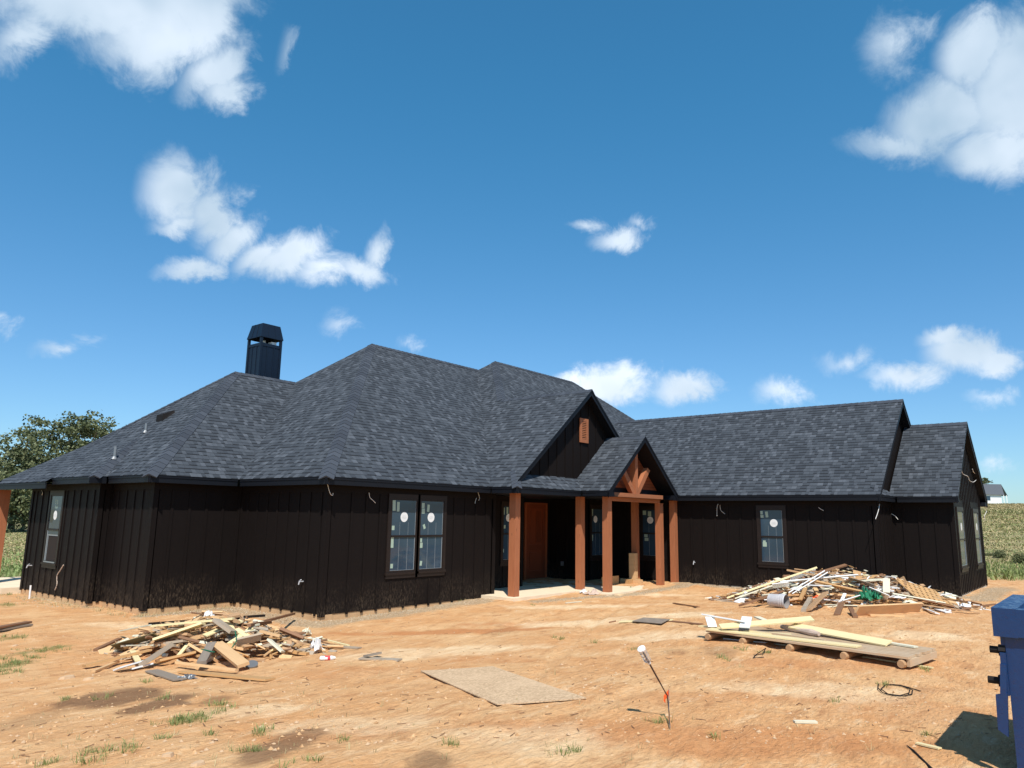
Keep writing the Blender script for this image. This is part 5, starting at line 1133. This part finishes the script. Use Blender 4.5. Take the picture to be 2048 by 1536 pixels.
tufts(sector(-40,120,30,84,1500), .03, .09, 5, 'blade', 'green_pasture_grass', spread=.6, width=.022, lean=1.6)
# pebbles, clods and twigs
def pebbles(pts, name, matl):
    mb = MB()
    for (x, y, r) in pts:
        z = float(gz(x, y, True)); k = 5; a0 = R.rand()*6; ring = [(x+r*(.7+.5*R.rand())*math.cos(a0+i*6.283/k), y+r*(.7+.5*R.rand())*math.sin(a0+i*6.283/k), z-.003+R.rand()*r*.3) for i in range(k)]; tp = (x+R.randn()*r*.2, y+R.randn()*r*.2, z+r*R.uniform(.45,.9))
        for i in range(k): mb.poly([ring[i], ring[(i+1)%k], tp])
    o = mb.build(name, M[matl], origin=(0,0,0)); tag(o, kind='stuff')
pp = []
for _ in range(1500):
    px, py = R.uniform(-10, 2050), 1190+350*R.rand()**.8; d = ray(px, py); 
    t_ = (CAM[2]-.0)/-d[2]; x, y = CAM[0]+d[0]*t_, CAM[1]+d[1]*t_; pp.append((x, y, .004+.012*R.rand()**3*2))
pebbles(pp, 'pebbles', 'stone')
M['clod'] = leafmat('dirt_clods', (.36,.19,.09), (.66,.42,.23), .95)
pp = []
for _ in range(1800):
    px, py = R.uniform(-10, 2050), 1200+340*R.rand()**.8; d = ray(px, py); t_ = CAM[2]/-d[2]; pp.append((CAM[0]+d[0]*t_, CAM[1]+d[1]*t_, .006+.022*R.rand()**3))
pebbles(pp, 'dirt_clods', 'clod')
gp = []
for (ax, ay, bx, by, w, n) in [(-2.2,3.0,-.2,2.9,.3,260),(-.35,3.2,-.35,0,.3,350),(-.2,-.3,5.5,-.35,.35,600),(5.4,-1.6,8,-2.5,.25,300),(7.9,-2.6,12.2,-2.7,.25,350),(12,-2.6,12.1,-4,.3,150),(13.3,-8.8,13.9,-10.2,.5,420),(14,-9.8,19,-9.8,.3,250),(-2.75,5.4,-2.75,9,.25,260)]:
    for _ in range(n): t_ = R.rand(); gp.append((ax+(bx-ax)*t_+R.randn()*w, ay+(by-ay)*t_+R.randn()*w*.6, .008+.014*R.rand()))
M['gravel'] = leafmat('gravel_stones', (.26,.20,.14), (.62,.50,.37), .9); pebbles(gp, 'gravel', 'gravel')
mb = MB()
for _ in range(420):
    px, py = R.uniform(0, 2000), 1200+330*R.rand()**.8; d = ray(px, py); t_ = CAM[2]/-d[2]; x, y = CAM[0]+d[0]*t_, CAM[1]+d[1]*t_; z = float(gz(x, y, True)); a = R.rand()*6.283; l = R.uniform(.02,.10)
    mb.beam((x,y,z+.004), (x+l*math.cos(a), y+l*math.sin(a), z+.006), .004+.004*R.rand(), .004)
tag(mb.build('twigs', M['brown'], origin=(0,0,0)), kind='stuff')

# house on the hill
M['greyroof'] = m_paint('grey_roof', (.10,.11,.125), .8, .1, .2)
c = hit(1985,1021, lambda a, b: gz(a, b)); d = ray(1998,1015); d2 = d[:2]/np.linalg.norm(d[:2]); x, y = CAM[0]+d2[0]*150, CAM[1]+d2[1]*150; z = float(gz(x, y))+.05
hh = empty('house', (x, y, z), 'small white house with a grey gable roof on the hill at the right', 'house')
S_ = 1.0; r2 = np.array([RV[0], RV[1]]); r2 /= np.linalg.norm(r2); f2 = d2
def hp(a, b, c_): return (x+r2[0]*a+f2[0]*b, y+r2[1]*a+f2[1]*b, z+c_)
def hbox(mb, a0, a1, b0, b1, c0, c1, mi=0): mb.hexa([hp(a0,b0,c0),hp(a1,b0,c0),hp(a1,b1,c0),hp(a0,b1,c0),hp(a0,b0,c1),hp(a1,b0,c1),hp(a1,b1,c1),hp(a0,b1,c1)], mi)
mb = MB(); hbox(mb, -6.5,.6,0,5,0,1.75); mb.poly([hp(.6,0,1.75),hp(.6,5,1.75),hp(.6,2.5,3.3)]); mb.build('wall', M['plasticw'], hh)
mb = MB(); mb.poly([hp(-6.7,-.35,1.55),hp(1.1,-.35,1.55),hp(.75,2.5,3.45),hp(-6.7,2.5,3.45)]); mb.poly([hp(-6.7,2.5,3.45),hp(.75,2.5,3.45),hp(1.75,5.4,1.55),hp(-6.7,5.4,1.55)]); mb.build('roof', M['greyroof'], hh)
for a in (.9, 1.45):
    mb = MB(); hbox(mb, a, a+.14, .1 if a < 1 else 4.8, .24 if a < 1 else 4.95, 0, 1.7); mb.build('porch_post', M['plasticw'], hh)
mb = MB(); hbox(mb, -2.2,-1.3,-.03,.0,.6,1.3); mb.build('window', M['glass'], hh)
